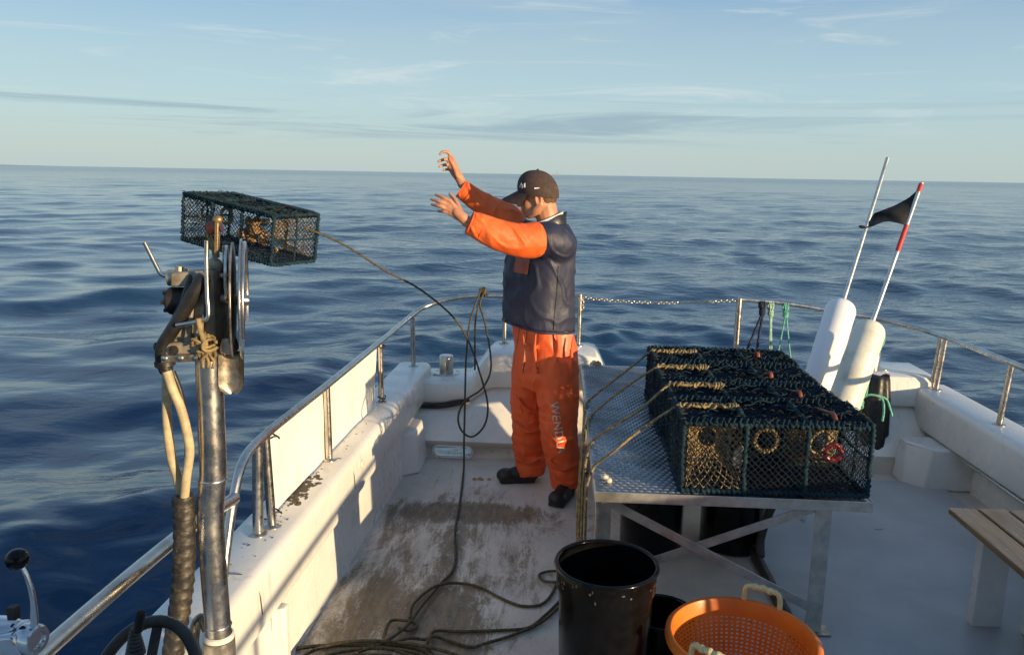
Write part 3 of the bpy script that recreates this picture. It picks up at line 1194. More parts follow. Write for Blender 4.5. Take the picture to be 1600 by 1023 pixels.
def pot_meshes():
    out = {}
    a, h = PW / 2, PH
    m = MB()
    for x in HOOPS:
        lace(m, rrect(x, PW, PH))
    for y in (-a, a):
        for z in (.004, h - .004):
            lace(m, [(-PL / 2, y, z), (-.115, y + .004 * (1 if y < 0 else -1), z - .003), (.115, y, z + .002), (PL / 2, y, z)], .0100)
    for x in (-PL / 2, PL / 2):
        lace(m, [(x, 0, 0), (x * 1.004, .003, h / 2), (x, 0, h)], .006)
        lace(m, [(x, -a, h / 2), (x * 1.004, 0, h / 2 - .004), (x, a, h / 2)], .005)
    for x in (-.235, .235):
        lace(m, [(x, -a, h), (x, 0, h - .01), (x, a, h)], .0048)
    out['frame'] = (m, 'net_lacing', None)
    m = MB()
    st = .0128
    net(m, (-PL / 2, -a, 0), (PL, 0, 0), (0, 0, h), st, .0018, 1, .0038, .008)
    net(m, (-PL / 2, a, 0), (PL, 0, 0), (0, 0, h), st, .00165, 2)
    net(m, (-PL / 2, -a, h), (PL, 0, 0), (0, PW, 0), st * .92, .0034, 3, .006, -.026)
    net(m, (-PL / 2, -a, h - .014), (PL, 0, 0), (0, PW, 0), st * 1.18, .0030, 8, .005, -.02)
    net(m, (-PL / 2, -a, 0), (PL, 0, 0), (0, PW, 0), st, .0018, 4)
    for x in (-PL / 2, PL / 2):
        net(m, (x, -a, 0), (0, PW, 0), (0, 0, h), st, .0017, 5 + x)
    out['netting'] = (m, 'net_twine', 'stuff')
    # long lacing stitches where the cover is drawn together
    m = MB()
    rnd = random.Random(11)
    for y in (-a + .012, a - .012):
        x = -PL / 2 + .02
        while x < PL / 2 - .03:
            m.tube([(x, y - .026, h + .004), (x + .012, y, h + .013), (x + .022, y + .028, h + .003)], .0042, 5)
            x += rnd.uniform(.018, .028)
    out['lacing_stitches'] = (m, 'net_lacing', 'stuff')
    for i in range(26):
        p = Vector((rnd.uniform(-PL / 2, PL / 2), rnd.uniform(-a, a), h + .004))
        d = rnd.uniform(0, 6.28)
        pts = []
        for k in range(6):
            pts.append(Vector((max(-PL / 2 - .01, min(PL / 2 + .01, p.x)), max(-a - .01, min(a + .01, p.y)), h + rnd.uniform(-.006, .014))))
            d += rnd.uniform(-1.1, 1.1)
            p = p + Vector((math.cos(d), math.sin(d) * .6, 0)) * rnd.uniform(.015, .04)
        m.tube(spline(pts, 4), rnd.uniform(.002, .0042), 5)
    # entrances
    m = MB()
    funnel(m, [(-.335, -a, .015), (-.13, -a, .015), (-.13, -a, h - .015), (-.335, -a, h - .015)], (-.25, -a + .085, .185), (.1, -1, .55), .040, .0017)
    funnel(m, [(.13, a, .015), (.335, a, .015), (.335, a, h - .015), (.13, a, h - .015)], (.19, -.06, .17), (-.45, .9, .2), .045, .0017)
    out['entrance_net'] = (m, 'net_tan', 'stuff')
    m = MB()
    ring = [Vector((-.035 + .042 * math.cos(q), -a + .03, .195 + .042 * math.sin(q))) for q in [2 * math.pi * k / 30 for k in range(31)]]
    m.tube(resample(ring, .003), .0085, 7, twist=(1, .014, .35))
    out['entrance_ring'] = (m, 'rope_tan', None)
    m = MB()
    m.tube(spline([(.205, .05, h + .004), (.215, 0, h + .010), (.222, -.07, h + .020), (.226, -.105, h + .018), (.228, -.122, h + .0)], 6), [.006] * 12 + [.0095] * 13, 9)
    out['hook'] = (m, 'orange_rubber', None)
    m = MB()
    for i in range(110):
        e = rnd.choice(('edge', 'edge', 'top'))
        if e == 'edge':
            x = rnd.choice(HOOPS) + rnd.gauss(0, .012) if rnd.random() < .5 else rnd.uniform(-PL / 2, PL / 2)
            y = rnd.uniform(-a, a) if abs(abs(x) - PL / 2) < .03 or abs(abs(x) - .115) < .03 else rnd.choice((-a, a)) + rnd.gauss(0, .008)
        else:
            x, y = rnd.gauss(.2, .14), rnd.gauss(0, .09)
            x, y = max(-PL / 2, min(PL / 2, x)), max(-a, min(a, y))
        p = Vector((x, y, h + rnd.uniform(.002, .010)))
        d = Vector((rnd.uniform(-1, 1), rnd.uniform(-1, 1), rnd.uniform(-.1, .45))).normalized() * rnd.uniform(.008, .022)
        m.tube([p - d, p + Vector((0, 0, .004)), p + d], [.001, .0026, .001], 4)
    out['weed'] = (m, 'weed', 'stuff')
    return {k: (mb.mesh(k), mat, kind) for k, (mb, mat, kind) in out.items()}


POTM = pot_meshes()
for _k, (_me, _mat, _kind) in POTM.items():
    _me.materials.append(MAT[_mat])
    _me.polygons.foreach_set('use_smooth', [True] * len(_me.polygons))


def pot(label, loc, rot, extra=(), skip=(), group=None):
    t = thing('lobster_pot', label, 'lobster pot', loc, group, False, rot)
    for k, (me, mat, kind) in POTM.items():
        if k in skip:
            continue
        o = bpy.data.objects.new(k, me)
        COL.objects.link(o)
        o.parent = t
        if kind:
            o['kind'] = kind
    return t


# ---------------------------------------------------------------- table with the pots
TZ = .59
TU0, TV0, TW, TD = .172, 2.925, 1.035, 2.10


def build_table():
    t = thing('work_table', 'aluminium tread plate table on crossed legs carrying the stacked pots', 'table', bt(TU0 + TW / 2, TV0 + TD / 2, 0), None, False, (0, 0, BOAT_ROT))
    cx, cy = TU0 + TW / 2, TV0 + TD / 2

    def L(u, v, z):
        return Vector((u - cx, v - cy, z))
    m = MB()
    m.box(L(cx, cy, TZ - .003), (TW, TD, .006))
    top = m.build('table_top', 'tread_plate', t)
    m = MB()
    du, dv = .030, .0265
    for j in range(int(TD / dv) - 1):
        for i in range(int(TW / du)):
            u = TU0 + .02 + du * i + (.5 * du if j % 2 else 0)
            if u > TU0 + TW - .02:
                continue
            if u > TU0 + .42 and TV0 + dv * j < 4.25 and u < TU0 + TW - .06:
                continue           # covered by the pots
            c = L(u, TV0 + .02 + dv * j, TZ)
            w, d, h = .0140, .0052, .0045
            m.add([c + Vector((-w, 0, 0)), c + Vector((0, -d, 0)), c + Vector((w, 0, 0)), c + Vector((0, d, 0)), c + Vector((-w * .5, 0, h)), c + Vector((w * .5, 0, h))],
                  [(0, 1, 4), (1, 2, 5), (1, 5, 4), (2, 3, 5), (3, 0, 4), (3, 4, 5)])
    tag(m.build('tread_bars', 'tread_plate', top, 60), kind='stuff')
    for (a, b, nm) in (((TU0 - .004, TV0 - .003), (TU0 + TW + .004, TV0 - .003), 'front_edge'), ((TU0 - .003, TV0 + .002), (TU0 - .003, TV0 + TD), 'side_edge'), ((TU0 + TW + .003, TV0 + .002), (TU0 + TW + .003, TV0 + TD), 'side_edge')):
        m = MB()
        m.bar(L(a[0], a[1], TZ - .018), L(b[0], b[1], TZ - .018), .006, .042)
        m.build(nm, 'aluminium', t, bev=.0015)
    lu = (TU0 + .035, TU0 + TW - .155)
    for u in lu:
        for v in (TV0 + .05, 4.62):
            m = MB()
            m.box(L(u, v, (TZ - .006) / 2 + .004), (.062, .006, TZ - .016))
            m.box(L(u + .028, v + .031, (TZ - .006) / 2 + .004), (.006, .056, TZ - .016))
            lg = m.build('leg', 'aluminium', t, bev=.001)
            m = MB()
            m.box(L(u + .01, v + .02, .018), (.11, .09, .006))
            m.build('foot_plate', 'steel_worn', lg, bev=.001)
    m = MB()
    m.bar(L(lu[0] + .0, TV0 + .043, TZ - .05), L(lu[1], TV0 + .043, .115), .036, .005, (0, 1, 0))
    m.build('brace', 'aluminium', t, bev=.001)
    m = MB()
    m.bar(L(lu[1] - .02, TV0 + .060, TZ - .05), L(lu[0], TV0 + .060, .20), .036, .005, (0, 1, 0))
    m.build('brace', 'aluminium', t, bev=.001)
    return t


build_table()
rows = [('blue-black netted lobster pot at the front of the table, nearest the camera', 0), ('netted lobster pot second from the front edge of the table', 1),
        ('netted lobster pot third from the front edge of the table', 2), ('netted lobster pot at the back of the table beside the chain', 3)]
rp_ = random.Random(4)
POT_LOC = []
for lab, i in rows:
    p = bt(TU0 + .327 + PL / 2 + rp_.uniform(-.008, .008), TV0 + .012 + PW * .5 + i * (PW + .004), TZ + .012)
    rz = BOAT_ROT + R_(rp_.uniform(-1.2, 1.2))
    POT_LOC.append((p, rz))
    t = pot(lab, p, (R_(rp_.uniform(-.4, .4)), R_(rp_.uniform(-.8, .8)), rz), group='lobster pots stowed on the table')
    t.scale = (rp_.uniform(.985, 1.0), rp_.uniform(.97, 1.0), rp_.uniform(.95, 1.05))
    for ch in t.children:
        if ch.name.startswith('hook'):
            ch.location = ((.0, .0, .0), (-.02, .03, 0), (-.06, -.02, 0), (-.03, .04, 0))[i]
            ch.scale = (1, (1, .55, .35, .35)[i], 1)
    if i == 0:
        m = MB()
        ring = [Vector((.255 + .030 * math.cos(q), -.04, .125 + .030 * math.sin(q))) for q in [2 * math.pi * k / 24 for k in range(24)]]
        m.tube(ring, .011, 8, closed=True)
        m.build('bait_ring', 'red_plastic', t)
        m = MB()
        m.ell((-.135, -PW / 2 + .02, .13), (.022, .010, .045), Matrix.Rotation(.2, 3, 'Y'), 10, 7)
        m.build('shell', 'shell_white', t)

# the pot in the air
fp = pot('netted lobster pot flying through the air above the hauler', (-1.498, 4.582, 1.458 - PH / 2), (-.0128, .1419, -.5143), skip=('hook',), group=None)
fp.location = Vector((-1.498, 4.582, 1.458)) - (Matrix.Rotation(-.5143, 3, 'Z') @ Matrix.Rotation(.1419, 3, 'Y') @ Matrix.Rotation(-.0128, 3, 'X')) @ Vector((0, 0, PH / 2))
m = MB()
rb = random.Random(2)
for i in range(16):
    m.ell((.02 + rb.uniform(-.06, .06), rb.uniform(-.05, .05), .06 + rb.uniform(0, .11)), (rb.uniform(.018, .04), rb.uniform(.018, .035), rb.uniform(.012, .035)), Matrix.Rotation(rb.uniform(0, 3), 3, 'Z'), 10, 7)
m.build('bait', 'bait', fp)
m = MB()
for i in range(4):
    x = .16 + .05 * i
    m.ell((x, rb.uniform(-.1, .1), .03 + rb.uniform(0, .12)), (.012, .009, .014), None, 8, 6)
tag(m.build('bait_scrap', 'bait', fp), kind='stuff')


# ---------------------------------------------------------------- ropes of the stowed pots
def bridle(i, px_pts, label):
    p, rz = POT_LOC[i]
    Rz = Matrix.Rotation(rz, 3, 'Z')

    def P(x, y, z):
        return p + Rz @ Vector((x, y, z))
    top = PH + .010
    m = MB()
    pts = [P(-.115, .03, top + .004), P(-.15, .02, top + .006), P(-.20, .035, top + .004), P(-.27, .02, top + .006), P(-.33, .03, top + .006), P(-PL / 2 - .005, .028, top - .002)] + px_pts
    m.rope(spline(pts, 8), .0058, n=7)
    # second part doubled back and knotted
    m.rope(spline([P(-.115, .045, top + .003), P(-.17, .05, top + .006), P(-.23, .043, top + .009), P(-.30, .05, top + .005), P(-.345, .036, top + .008), P(-.352, .02, top + .003)], 8), .0052, n=7)
    rk = random.Random(40 + i)
    for k in range(16):
        c = P(-.12 - .0145 * k + rk.uniform(-.005, .005), .033 + rk.uniform(-.008, .008), top + .004 + rk.uniform(0, .004))
        w_ = rk.uniform(.008, .017)
        ring = [c + Rz @ Vector((.010 * math.sin(a + k), w_ * math.cos(a), .008 * math.sin(a))) for a in [2 * math.pi * q / 10 for q in range(11)]]
        m.rope(ring, rk.uniform(.0035, .0052), n=6)
    for k in range(3):
        c = P(-.125 - .012 * k, .035, top + .004)
        ring = [c + Rz @ Vector((.004 * math.sin(a), .018 * math.cos(a), .012 * math.sin(a))) for a in [2 * math.pi * q / 12 for q in range(13)]]
        m.rope(ring, .0055, n=6)
    tag(m.build('bridle_rope', 'rope_tan', None, 180), label, 'rope', 'tan ropes tied across the pots')


tz = TZ + .008
bridle(0, [atz(1000, 672, .80), atz(960, 704, .72), atz(935, 722, .635), atz(925, 735, TZ + .012), aty(917, 760, 2.97), aty(915, 800, 3.02), aty(914, 842, 3.05), aty(914, 870, 3.10)],
       'tan rope from the front pot hanging over the left table edge')
bridle(1, [atz(1000, 640, .80), atz(955, 668, .71), atz(925, 690, TZ + .012), aty(917, 712, 3.15), aty(911, 760, 3.15), aty(909, 830, 3.18), aty(908, 868, 3.2)],
       'tan rope from the second pot hanging over the left table edge')
bridle(2, [atz(990, 596, .80), atz(955, 622, .70), atz(925, 648, TZ + .012), aty(915, 668, 3.45), aty(911, 700, 3.4), aty(906, 780, 3.35), aty(904, 862, 3.35)],
       'tan rope from the third pot hanging over the left table edge')
bridle(3, [atz(980, 578, .79), atz(950, 601, .70), atz(919, 627, TZ + .012), aty(914, 640, 3.75), aty(910, 690, 3.6), aty(906, 740, 3.5), aty(902, 800, 3.45), aty(902, 858, 3.42)],
       'tan rope from the rearmost pot hanging over the left table edge')

# ---------------------------------------------------------------- buckets and basket


def bucket(name, label, c, r1, r0, h, group=None):
    t = thing(name, label, 'bucket', (c[0], c[1], 0), group)
    m = MB()
    z0 = c[2]
    prof = [(0, .006), (r0 - .01, .006), (r0, .016), (r1 - .012, h - .085), (r1 - .004, h - .080), (r1 - .002, h - .02), (r1 - .0035, h - .006)]
    inn = [(r1 - .009, h - .008), (r1 - .010, h - .03), (r1 - .016, h - .10), (r0 - .006, .02), (0, .02)]
    m.lathe(prof + inn, (c[0], c[1], z0), (0, 0, 1), 48)
    m.build('body', 'black_plastic', t, 50)
    m = MB()
    ring = [Vector((c[0] + (r1 - .003) * math.cos(a), c[1] + (r1 - .003) * math.sin(a), z0 + h - .004)) for a in [2 * math.pi * k / 56 for k in range(56)]]
    m.tube(ring, .0085, 8, closed=True)
    m.build('rim', 'black_plastic', t, 180)
    return t


tb = bucket('black_bucket', 'tall black plastic bucket in front of the table, empty and open', (.333, 2.515, .0), .172, .148, .50)
m = MB()
rnd = random.Random(8)
for i in range(14):
    a = R_(rnd.uniform(195, 345))
    zz = rnd.uniform(.435, .482)
    m.ell((.333 + .1702 * math.cos(a), 2.515 + .1702 * math.sin(a), zz), (rnd.uniform(.002, .007), .0008, rnd.uniform(.002, .006)), Matrix.Rotation(a + math.pi / 2, 3, 'Z'), 8, 5)
tag(m.build('mud_crust', 'mud', tb), kind='stuff')
bucket('black_bucket', 'black bucket under the left half of the table', (.700, 3.70, 0), .164, .150, .37, 'buckets under the table')
bucket('black_bucket', 'black bucket under the right half of the table', (1.100, 3.71, 0), .168, .152, .50, 'buckets under the table')
bucket('black_bucket', 'low black tub between the tall bucket and orange basket', (.575, 2.745, 0), .125, .11, .19)


def build_basket():
    cx, cy, h, r1, r0 = .778, 2.415, .30, .236, .175
    t = thing('fish_basket', 'round orange plastic basket with holes and cream grips', 'basket', (cx, cy, 0))
    NC, z0, z1 = 72, .035, h - .055
    NR = 15

    def P(a, z, d=0):
        r = r0 + (r1 - r0) * (z / h) + d
        return Vector((cx + r * math.cos(a), cy + r * math.sin(a), z))
    m = MB()
    for j in range(NR):
        for i in range(NC):
            a0, a1 = 2 * math.pi * i / NC, 2 * math.pi * (i + 1) / NC
            za, zb = z0 + (z1 - z0) * j / NR, z0 + (z1 - z0) * (j + 1) / NR
            am, zm, ha, hz = (a0 + a1) / 2, (za + zb) / 2, (a1 - a0) * .24, (zb - za) * .25
            for d0 in (0.0,):
                o = [P(a0, za), P(a1, za), P(a1, zb), P(a0, zb)]
                n = [P(am - ha, zm - hz), P(am + ha, zm - hz), P(am + ha, zm + hz), P(am - ha, zm + hz)]
                o2 = [P(a0, za, -.004), P(a1, za, -.004), P(a1, zb, -.004), P(a0, zb, -.004)]
                n2 = [P(am - ha, zm - hz, -.004), P(am + ha, zm - hz, -.004), P(am + ha, zm + hz, -.004), P(am - ha, zm + hz, -.004)]
                fs = []
                for k in range(4):
                    l = (k + 1) % 4
                    fs += [(k, l, 4 + l, 4 + k), (8 + l, 8 + k, 12 + k, 12 + l), (4 + k, 4 + l, 12 + l, 12 + k)]
                m.add(o + n + o2 + n2, fs)
    m.build('wall', 'basket_orange', t, 50, recalc=False)
    m = MB()
    ra, rb_ = r0 + (r1 - r0) * (z0 / h), r0 + (r1 - r0) * (z1 / h)
    m.lathe([(0, .0), (r0, .0), (ra, z0), (ra - .004, z0), (r0 - .004, .006), (0, .006)], (cx, cy, 0), (0, 0, 1), 72)
    m.build('base', 'basket_orange', t, 40)
    m = MB()
    m.lathe([(rb_ - .004, z1), (rb_, z1), (r1 + .001, h - .03), (r1 + .014, h - .028), (r1 + .017, h - .018), (r1 + .015, h - .004), (r1 + .008, h + .004), (r1 - .004, h + .003), (r1 - .008, h - .006), (rb_ - .004, z1)], (cx, cy, 0), (0, 0, 1), 72)
    m.build('rim', 'basket_orange', t, 60)
    for q in (atz(1190, 940, h + .01), atz(1131, 1016, h + .01)):
        d = Vector((q.x - cx, q.y - cy, 0))
        a = math.atan2(d.y, d.x)
        pts, rr = [], []
        w = .26
        for k, (da, dz) in enumerate(((-w, -.012), (-w, .025), (-w * .92, .048), (-w * .7, .056), (-w * .35, .055), (0, .057), (w * .35, .055), (w * .7, .056), (w * .92, .048), (w, .025), (w, -.012))):
            r = r1 + .006
            pts.append(Vector((cx + r * math.cos(a + da), cy + r * math.sin(a + da), h + dz)))
        P_ = spline(pts, 5)
        rr = [.0095 + (.0022 * (1 + math.sin(k * 1.05)) if 14 < k < len(P_) - 15 else 0) for k in range(len(P_))]
        m = MB()
        m.tube(P_, rr, 10)
        m.build('grip', 'grip_cream', t, 180)


build_basket()


# ---------------------------------------------------------------- dan buoys
def dan(label, a, b, f0, f1, r, mat, group):
    """a: low measured end of the axis, b: pole top"""
    d = (b - a).normalized()
    foot = a + d * ((.012 - a.z) / d.z)
    t = thing('dan_buoy', label, 'buoy', foot, group)
    m = MB()
    m.tube([foot, foot.lerp(b, .5), b], .0115, 12)
    m.build('pole', 'pole_alloy', t, 50)
    s0, s1 = f0, f1
    L = (s1 - s0)
    prof = [(.012, 0)] + [(r * math.sin(q) ** .75, .075 * (1 - math.cos(q))) for q in [math.pi / 2 * k / 7 for k in range(1, 8)]]
    prof += [(r * (1 + .012 * math.sin(k * 1.7)), .075 + (L - .15) * k / 8) for k in range(1, 8)]
    prof += [(r * math.cos(q) ** .75 if q < 1.5 else .014, L - .075 + .075 * math.sin(q)) for q in [math.pi / 2 * k / 7 for k in range(8)]]
    m = MB()
    m.lathe(prof, a + d * s0, d, 32)
    f = m.build('float', mat, t, 60)
    return t, d, f


g_ = 'dan buoys leaning by the starboard quarter'
A1, B1 = aty(1274, 612, 4.48), aty(1387, 247, 5.05)
len1 = (aty(1316, 472, 4.70) - A1).length
dan1, D1, F1 = dan('smooth white dan buoy with a bare alloy pole', A1, B1, -.03, len1 + .01, .087, 'buoy_white', g_)
A2, B2 = aty(1313, 645, 4.18), aty(1440, 286, 4.62)
len2 = (aty(1356, 503, 4.36) - A2).length
dan2, D2, F2 = dan('yellowed dan buoy with black flag and green cord', A2, B2, -.05, len2 + .01, .085, 'buoy_cream', g_)


def on2(px):
    """point of the second pole at picture height px"""
    lo, hi = 0., 1.
    for _ in range(40):
        md = (lo + hi) / 2
        q = A2.lerp(B2, md) - Vector((0, 0, CAM_H))
        y = 511.5 - FPX * q.dot(UP) / q.dot(fw)
        if y > px:
            lo = md
        else:
            hi = md
    return A2.lerp(B2, lo)


m = MB()
m.tube([on2(393), on2(352)], .0135, 12)
m.build('red_tape', 'tape_red', dan2)
m = MB()
m.tube([on2(300), on2(288)], .0135, 12)
m.build('red_tape', 'tape_red', dan2)
# flag: swallow-like black pennant drooping forward from the pole
pa, pb = on2(294), on2(353)
m = MB()
NU, NV = 26, 14
edge_t = [(1438, 293), (1420, 309), (1398, 321), (1380, 328), (1366, 333), (1361, 341), (1357, 347)]
edge_b = [(1417, 353), (1404, 349), (1390, 346), (1380, 347), (1370, 351), (1363, 354), (1356, 356)]


def along(E_, t):
    x = t * (len(E_) - 1)
    k = min(int(x), len(E_) - 2)
    f = x - k
    return (E_[k][0] * (1 - f) + E_[k + 1][0] * f, E_[k][1] * (1 - f) + E_[k + 1][1] * f)


for s in (0, .003):
    rings = []
    for i in range(NU + 1):
        t = i / NU
        a, b = along(edge_t, t), along(edge_b, t)
        col = []
        for k in range(NV + 1):
            q = k / NV
            base = pa.y + (pb.y - pa.y) * q
            Y = base - .006 + s + .05 * math.sin(t * 2.6 + q * 1.2) * t + .018 * math.sin(t * 9 + q * 5) * min(1, t * 3)
            col.append(aty(a[0] * (1 - q) + b[0] * q, a[1] * (1 - q) + b[1] * q, Y))
        rings.append(col)
    m.loft(rings, False, 0, False)
m.build('flag', 'flag_black', dan2, 80, recalc=False)
m = MB()
c = aty(1347, 354.5, pb.y + .02)
m.ell(c, (.02, .012, .009), Matrix.Rotation(.15, 3, 'Y'), 10, 8)
m.tube(spline([c, aty(1352, 356, pb.y + .02), aty(1358, 354, pb.y + .02)], 4), .004, 6)
m.build('flag_toggle', 'flag_black', dan2)
# green cord down the float
side = D2.cross(Vector((0, 1, 0))).normalized()
if side.x < 0:
    side = -side
pts = []
for k in range(16):
    s = len2 - .03 - k * (len2 + .02) / 15
    an = R_(-8 + 16 * math.sin(k * .9))
    off = (side * math.cos(an) - Vector((0, 1, 0)) * math.sin(an)) * (.092 + .004 * math.sin(k * 2.1))
    pts.append(A2 + D2 * s + off)
m = MB()
m.rope(spline(pts, 8), .006, n=7)
m.rope(spline([p + Vector((.006 * math.sin(k), -.010, .008)) for k, p in enumerate(pts[3:])], 8), .0052, n=7)
e = pts[10]
for q in (0, 1):
    m.rope(spline([e, e + Vector((.03, -.02, .018)), e + Vector((.085 + .02 * q, -.03, .0)), e + Vector((.10 + .035 * q, -.035, -.06)), e + Vector((.098 + .05 * q, -.035, -.125 + .03 * q))], 8), .0058, n=7)
for k in range(4):
    c = pts[11 + k % 3] + Vector((0, -.012, -.01 * k))
    m.rope([c + Vector((.022 * math.cos(a), .012 * math.sin(a), .016 * math.sin(a + k))) for a in [2 * math.pi * i / 12 for i in range(13)]], .0055, n=6)
m.build('cord', 'rope_green', dan2, 180)

# black sack hung on the starboard quarter bollard
sk = aty(1366, 600, 4.93)
m = MB()
rings = []
rnd = random.Random(6)
for i in range(19):
    t = i / 18
    z = .585 - .58 * t
    w = .075 + .040 * math.sin(min(1, t * 2.2) * math.pi / 2) - .03 * max(0, t - .75) * 2
    col = []
    for k in range(36):
        a = 2 * math.pi * k / 36
        f = 1 + .16 * math.sin(a * 5 + t * 2.2) * (t + .25) + .07 * math.sin(a * 9 - t * 4)
        col.append(Vector((sk.x - .045 * t + w * .78 * f * math.cos(a), 4.86 - .05 * t + w * .62 * f * math.sin(a), z + .012 * math.sin(a * 3) * (1 - t))))
    rings.append(col)
m.loft(rings)
tag(m.build('black_sack', 'black_rubber', None, 80), 'black rubber sack hanging by the starboard quarter behind the floats', 'sack')


# ---------------------------------------------------------------- bench
def build_bench():
    u0_, v1 = 1.652, 3.245
    t = thing('deck_bench', 'varnished slatted wooden bench on white panel legs', 'bench', bt(u0_ + .22, v1 - .6, 0), None, False, (0, 0, BOAT_ROT))
    cx, cy = u0_ + .22, v1 - .6

    def L(u, v, z):
        return (u - cx, v - cy, z)
    for i in range(4):
        m = MB()
        m.box(L(u0_ + .055 + i * .122, v1 - .62 + (.006 if i % 2 else 0), .438), (.109, 1.24, .026))
        m.build('slat', 'bench_wood', t, bev=.004)
    for v in (v1 - .14, v1 - 1.1):
        m = MB()
        m.box(L(u0_ + .125, v, .2165), (.115, .045, .413))
        m.build('leg', 'gelcoat_clean', t, bev=.004)
        m = MB()
        m.box(L(u0_ + .40, v, .2165), (.10, .045, .413))
        m.build('leg', 'gelcoat_clean', t, bev=.004)
    m = MB()
    m.box(L(u0_ + .255, v1 - .62, .075), (.03, .85, .12))
    m.build('stretcher', 'gelcoat_clean', t, bev=.004)


build_bench()


# ---------------------------------------------------------------- ropes and chain on the rails
def build_chain():
    a, b = bt(.16, 5.36, .975), bt(1.205, 5.36, .985)
    n = 58
    m = MB()
    for i in range(n):
        t = (i + .5) / n
        c = a.lerp(b, t) + Vector((0, 0, -.028 * 4 * t * (1 - t)))
        d = (b - a).normalized()
        rot = Matrix.Rotation(R_(45 if i % 2 else -45), 3, d)
        nrm = rot @ Vector((0, 0, 1))
        pts = []
        for k in range(14):
            q = 2 * math.pi * k / 14
            pts.append(c + d * (.0135 * math.cos(q)) + nrm * (.0088 * math.sin(q)))
        m.tube(pts, .0036, 6, closed=True)
    for i in range(4):
        c = a + Vector((.018, -.01, -.02 - .018 * i))
        nrm = Vector((1, 0, 0)) if i % 2 else Vector((0, 1, 0))
        m.tube([c + Vector((0, 0, 1)) * (.0135 * math.cos(q)) + nrm * (.0078 * math.sin(q)) for q in [2 * math.pi * k / 14 for k in range(14)]], .0026, 5, closed=True)
    o = m.build('safety_chain', 'steel_bright', None, 180)
    tag(o, 'galvanised chain slung across the gap in the stern rail', 'chain')
    o['kind'] = 'stuff'
    del o['kind']


build_chain()


def hung(name, mat, label, x, dx0, dx1, zlow0, zlow1, r, group):
    """a doubled cord hitched over the starboard stern rail"""
    c = aty(x, 470, 5.30)
    c = Vector((c.x, 5.30 - .0, 0))
    u, v, _ = bt_inv(c)
    zr = .965 - (u - 1.2) * .06
    c = bt(u, 5.36, zr)
    m = MB()
    for s, dx, zl in ((-1, dx0, zlow0), (1, dx1, zlow1)):
        p = [c + Vector((.010 * s, .022, .0)), c + Vector((.012 * s, .0, .023)), c + Vector((.010 * s, -.023, .0)), c + Vector((.004 * s, -.02, -.05)), c + Vector((dx * .45, -.03, -.05 - (.05 + zr - zl) * .35)), c + Vector((dx, -.05, zl - zr))]
        m.rope(spline(p, 8), r, n=7)
    for k in range(3):
        m.rope([c + Vector((.015 * math.cos(a), -.012 + .015 * math.sin(a), -.035 - .012 * k + .004 * math.sin(a))) for a in [2 * math.pi * i / 12 for i in range(13)]], r, n=6)
        m.rope([c + Vector((-.012 + .012 * k, .022 * math.cos(a), .022 * math.sin(a))) for a in [2 * math.pi * i / 14 for i in range(15)]], r, n=6)
    tag(m.build(name, mat, None, 180), label, 'rope', group)


gr = 'cords hitched on the stern rail'
hung('hitched_cord', 'rope_navy', 'dark navy cord hitched over the stern rail beside the chain post', 1190, -.115, -.03, .60, .60, .0085, gr)
hung('hitched_cord', 'rope_pale_green', 'pale green cord hanging straight down next to the navy cord', 1203, .002, .018, .60, .62, .0058, gr)
hung('hitched_cord', 'rope_green', 'green cord spread in a narrow triangle, nearest the white buoys', 1226, -.05, .065, .58, .50, .0052, gr)


def build_pot_line():
    # the line running out after the flying pot, over the stern rail and along the deck
    pot_c = fp.location + (Matrix.Rotation(-.5143, 3, 'Z') @ Matrix.Rotation(.1419, 3, 'Y')) @ Vector((PL / 2, .06, PH * .75))
    kn = bt(-.50, 5.36, RAIL_Z + .155)
    pts = [pot_c, aty(540, 384, 4.66), aty(600, 422, 4.8), aty(650, 448, 4.95), aty(690, 478, 5.05), aty(716, 505, 5.08), aty(735, 540, 5.05), aty(752, 590, 4.95), aty(762, 632, 4.88), aty(757, 664, 4.83), aty(738, 682, 4.80), aty(721, 672, 4.78), aty(716, 650, 4.77),
           aty(727, 626, 4.80), aty(752, 608, 4.88), aty(766, 582, 4.96), aty(766, 550, 5.05), aty(758, 505, 5.20), aty(750, 475, 5.29), kn + Vector((.02, -.015, .012)), kn + Vector((.0, .0, .022)), kn + Vector((-.012, -.02, .0)), aty(735, 500, 5.22), aty(729, 550, 5.05), aty(727, 600, 4.92), aty(726, 650, 4.80), aty(725, 690, 4.72), aty(725, 722, 4.64),
           atz(724, 742, .012), atz(718, 790, .010), atz(711, 830, .010), atz(712, 870, .010), atz(706, 893, .010), atz(688, 912, .012), atz(660, 945, .018), atz(634, 978, .022), atz(600, 1003, .03), atz(560, 1018, .03)]
    m = MB()
    m.rope(spline(pts, 10), .0062, n=7)
    for k in range(4):
        c = kn + Vector((-.015 + .012 * k, 0, -.02))
        m.rope([c + Vector((0, .024 * math.cos(a), .024 * math.sin(a) + .012)) for a in [2 * math.pi * i / 14 for i in range(15)]], .006, n=6)
    m.rope(spline([kn + Vector((.0, -.02, -.02)), aty(743, 500, 5.27), aty(742, 545, 5.15), aty(742, 578, 5.10)], 6), .006, n=6)
    tag(m.build('pot_line', 'rope_dark', None, 180), 'long dark rope running from the flying pot over the rail onto deck', 'rope')


build_pot_line()


def deck_rope(name, label, pts, r=.0062, mat='rope_dark'):
    m = MB()
    m.rope(spline([atz(x, y, z) for x, y, z in pts], 10), r, n=7)
    tag(m.build(name, mat, None, 180), label, 'rope', 'loose rope on the deck')


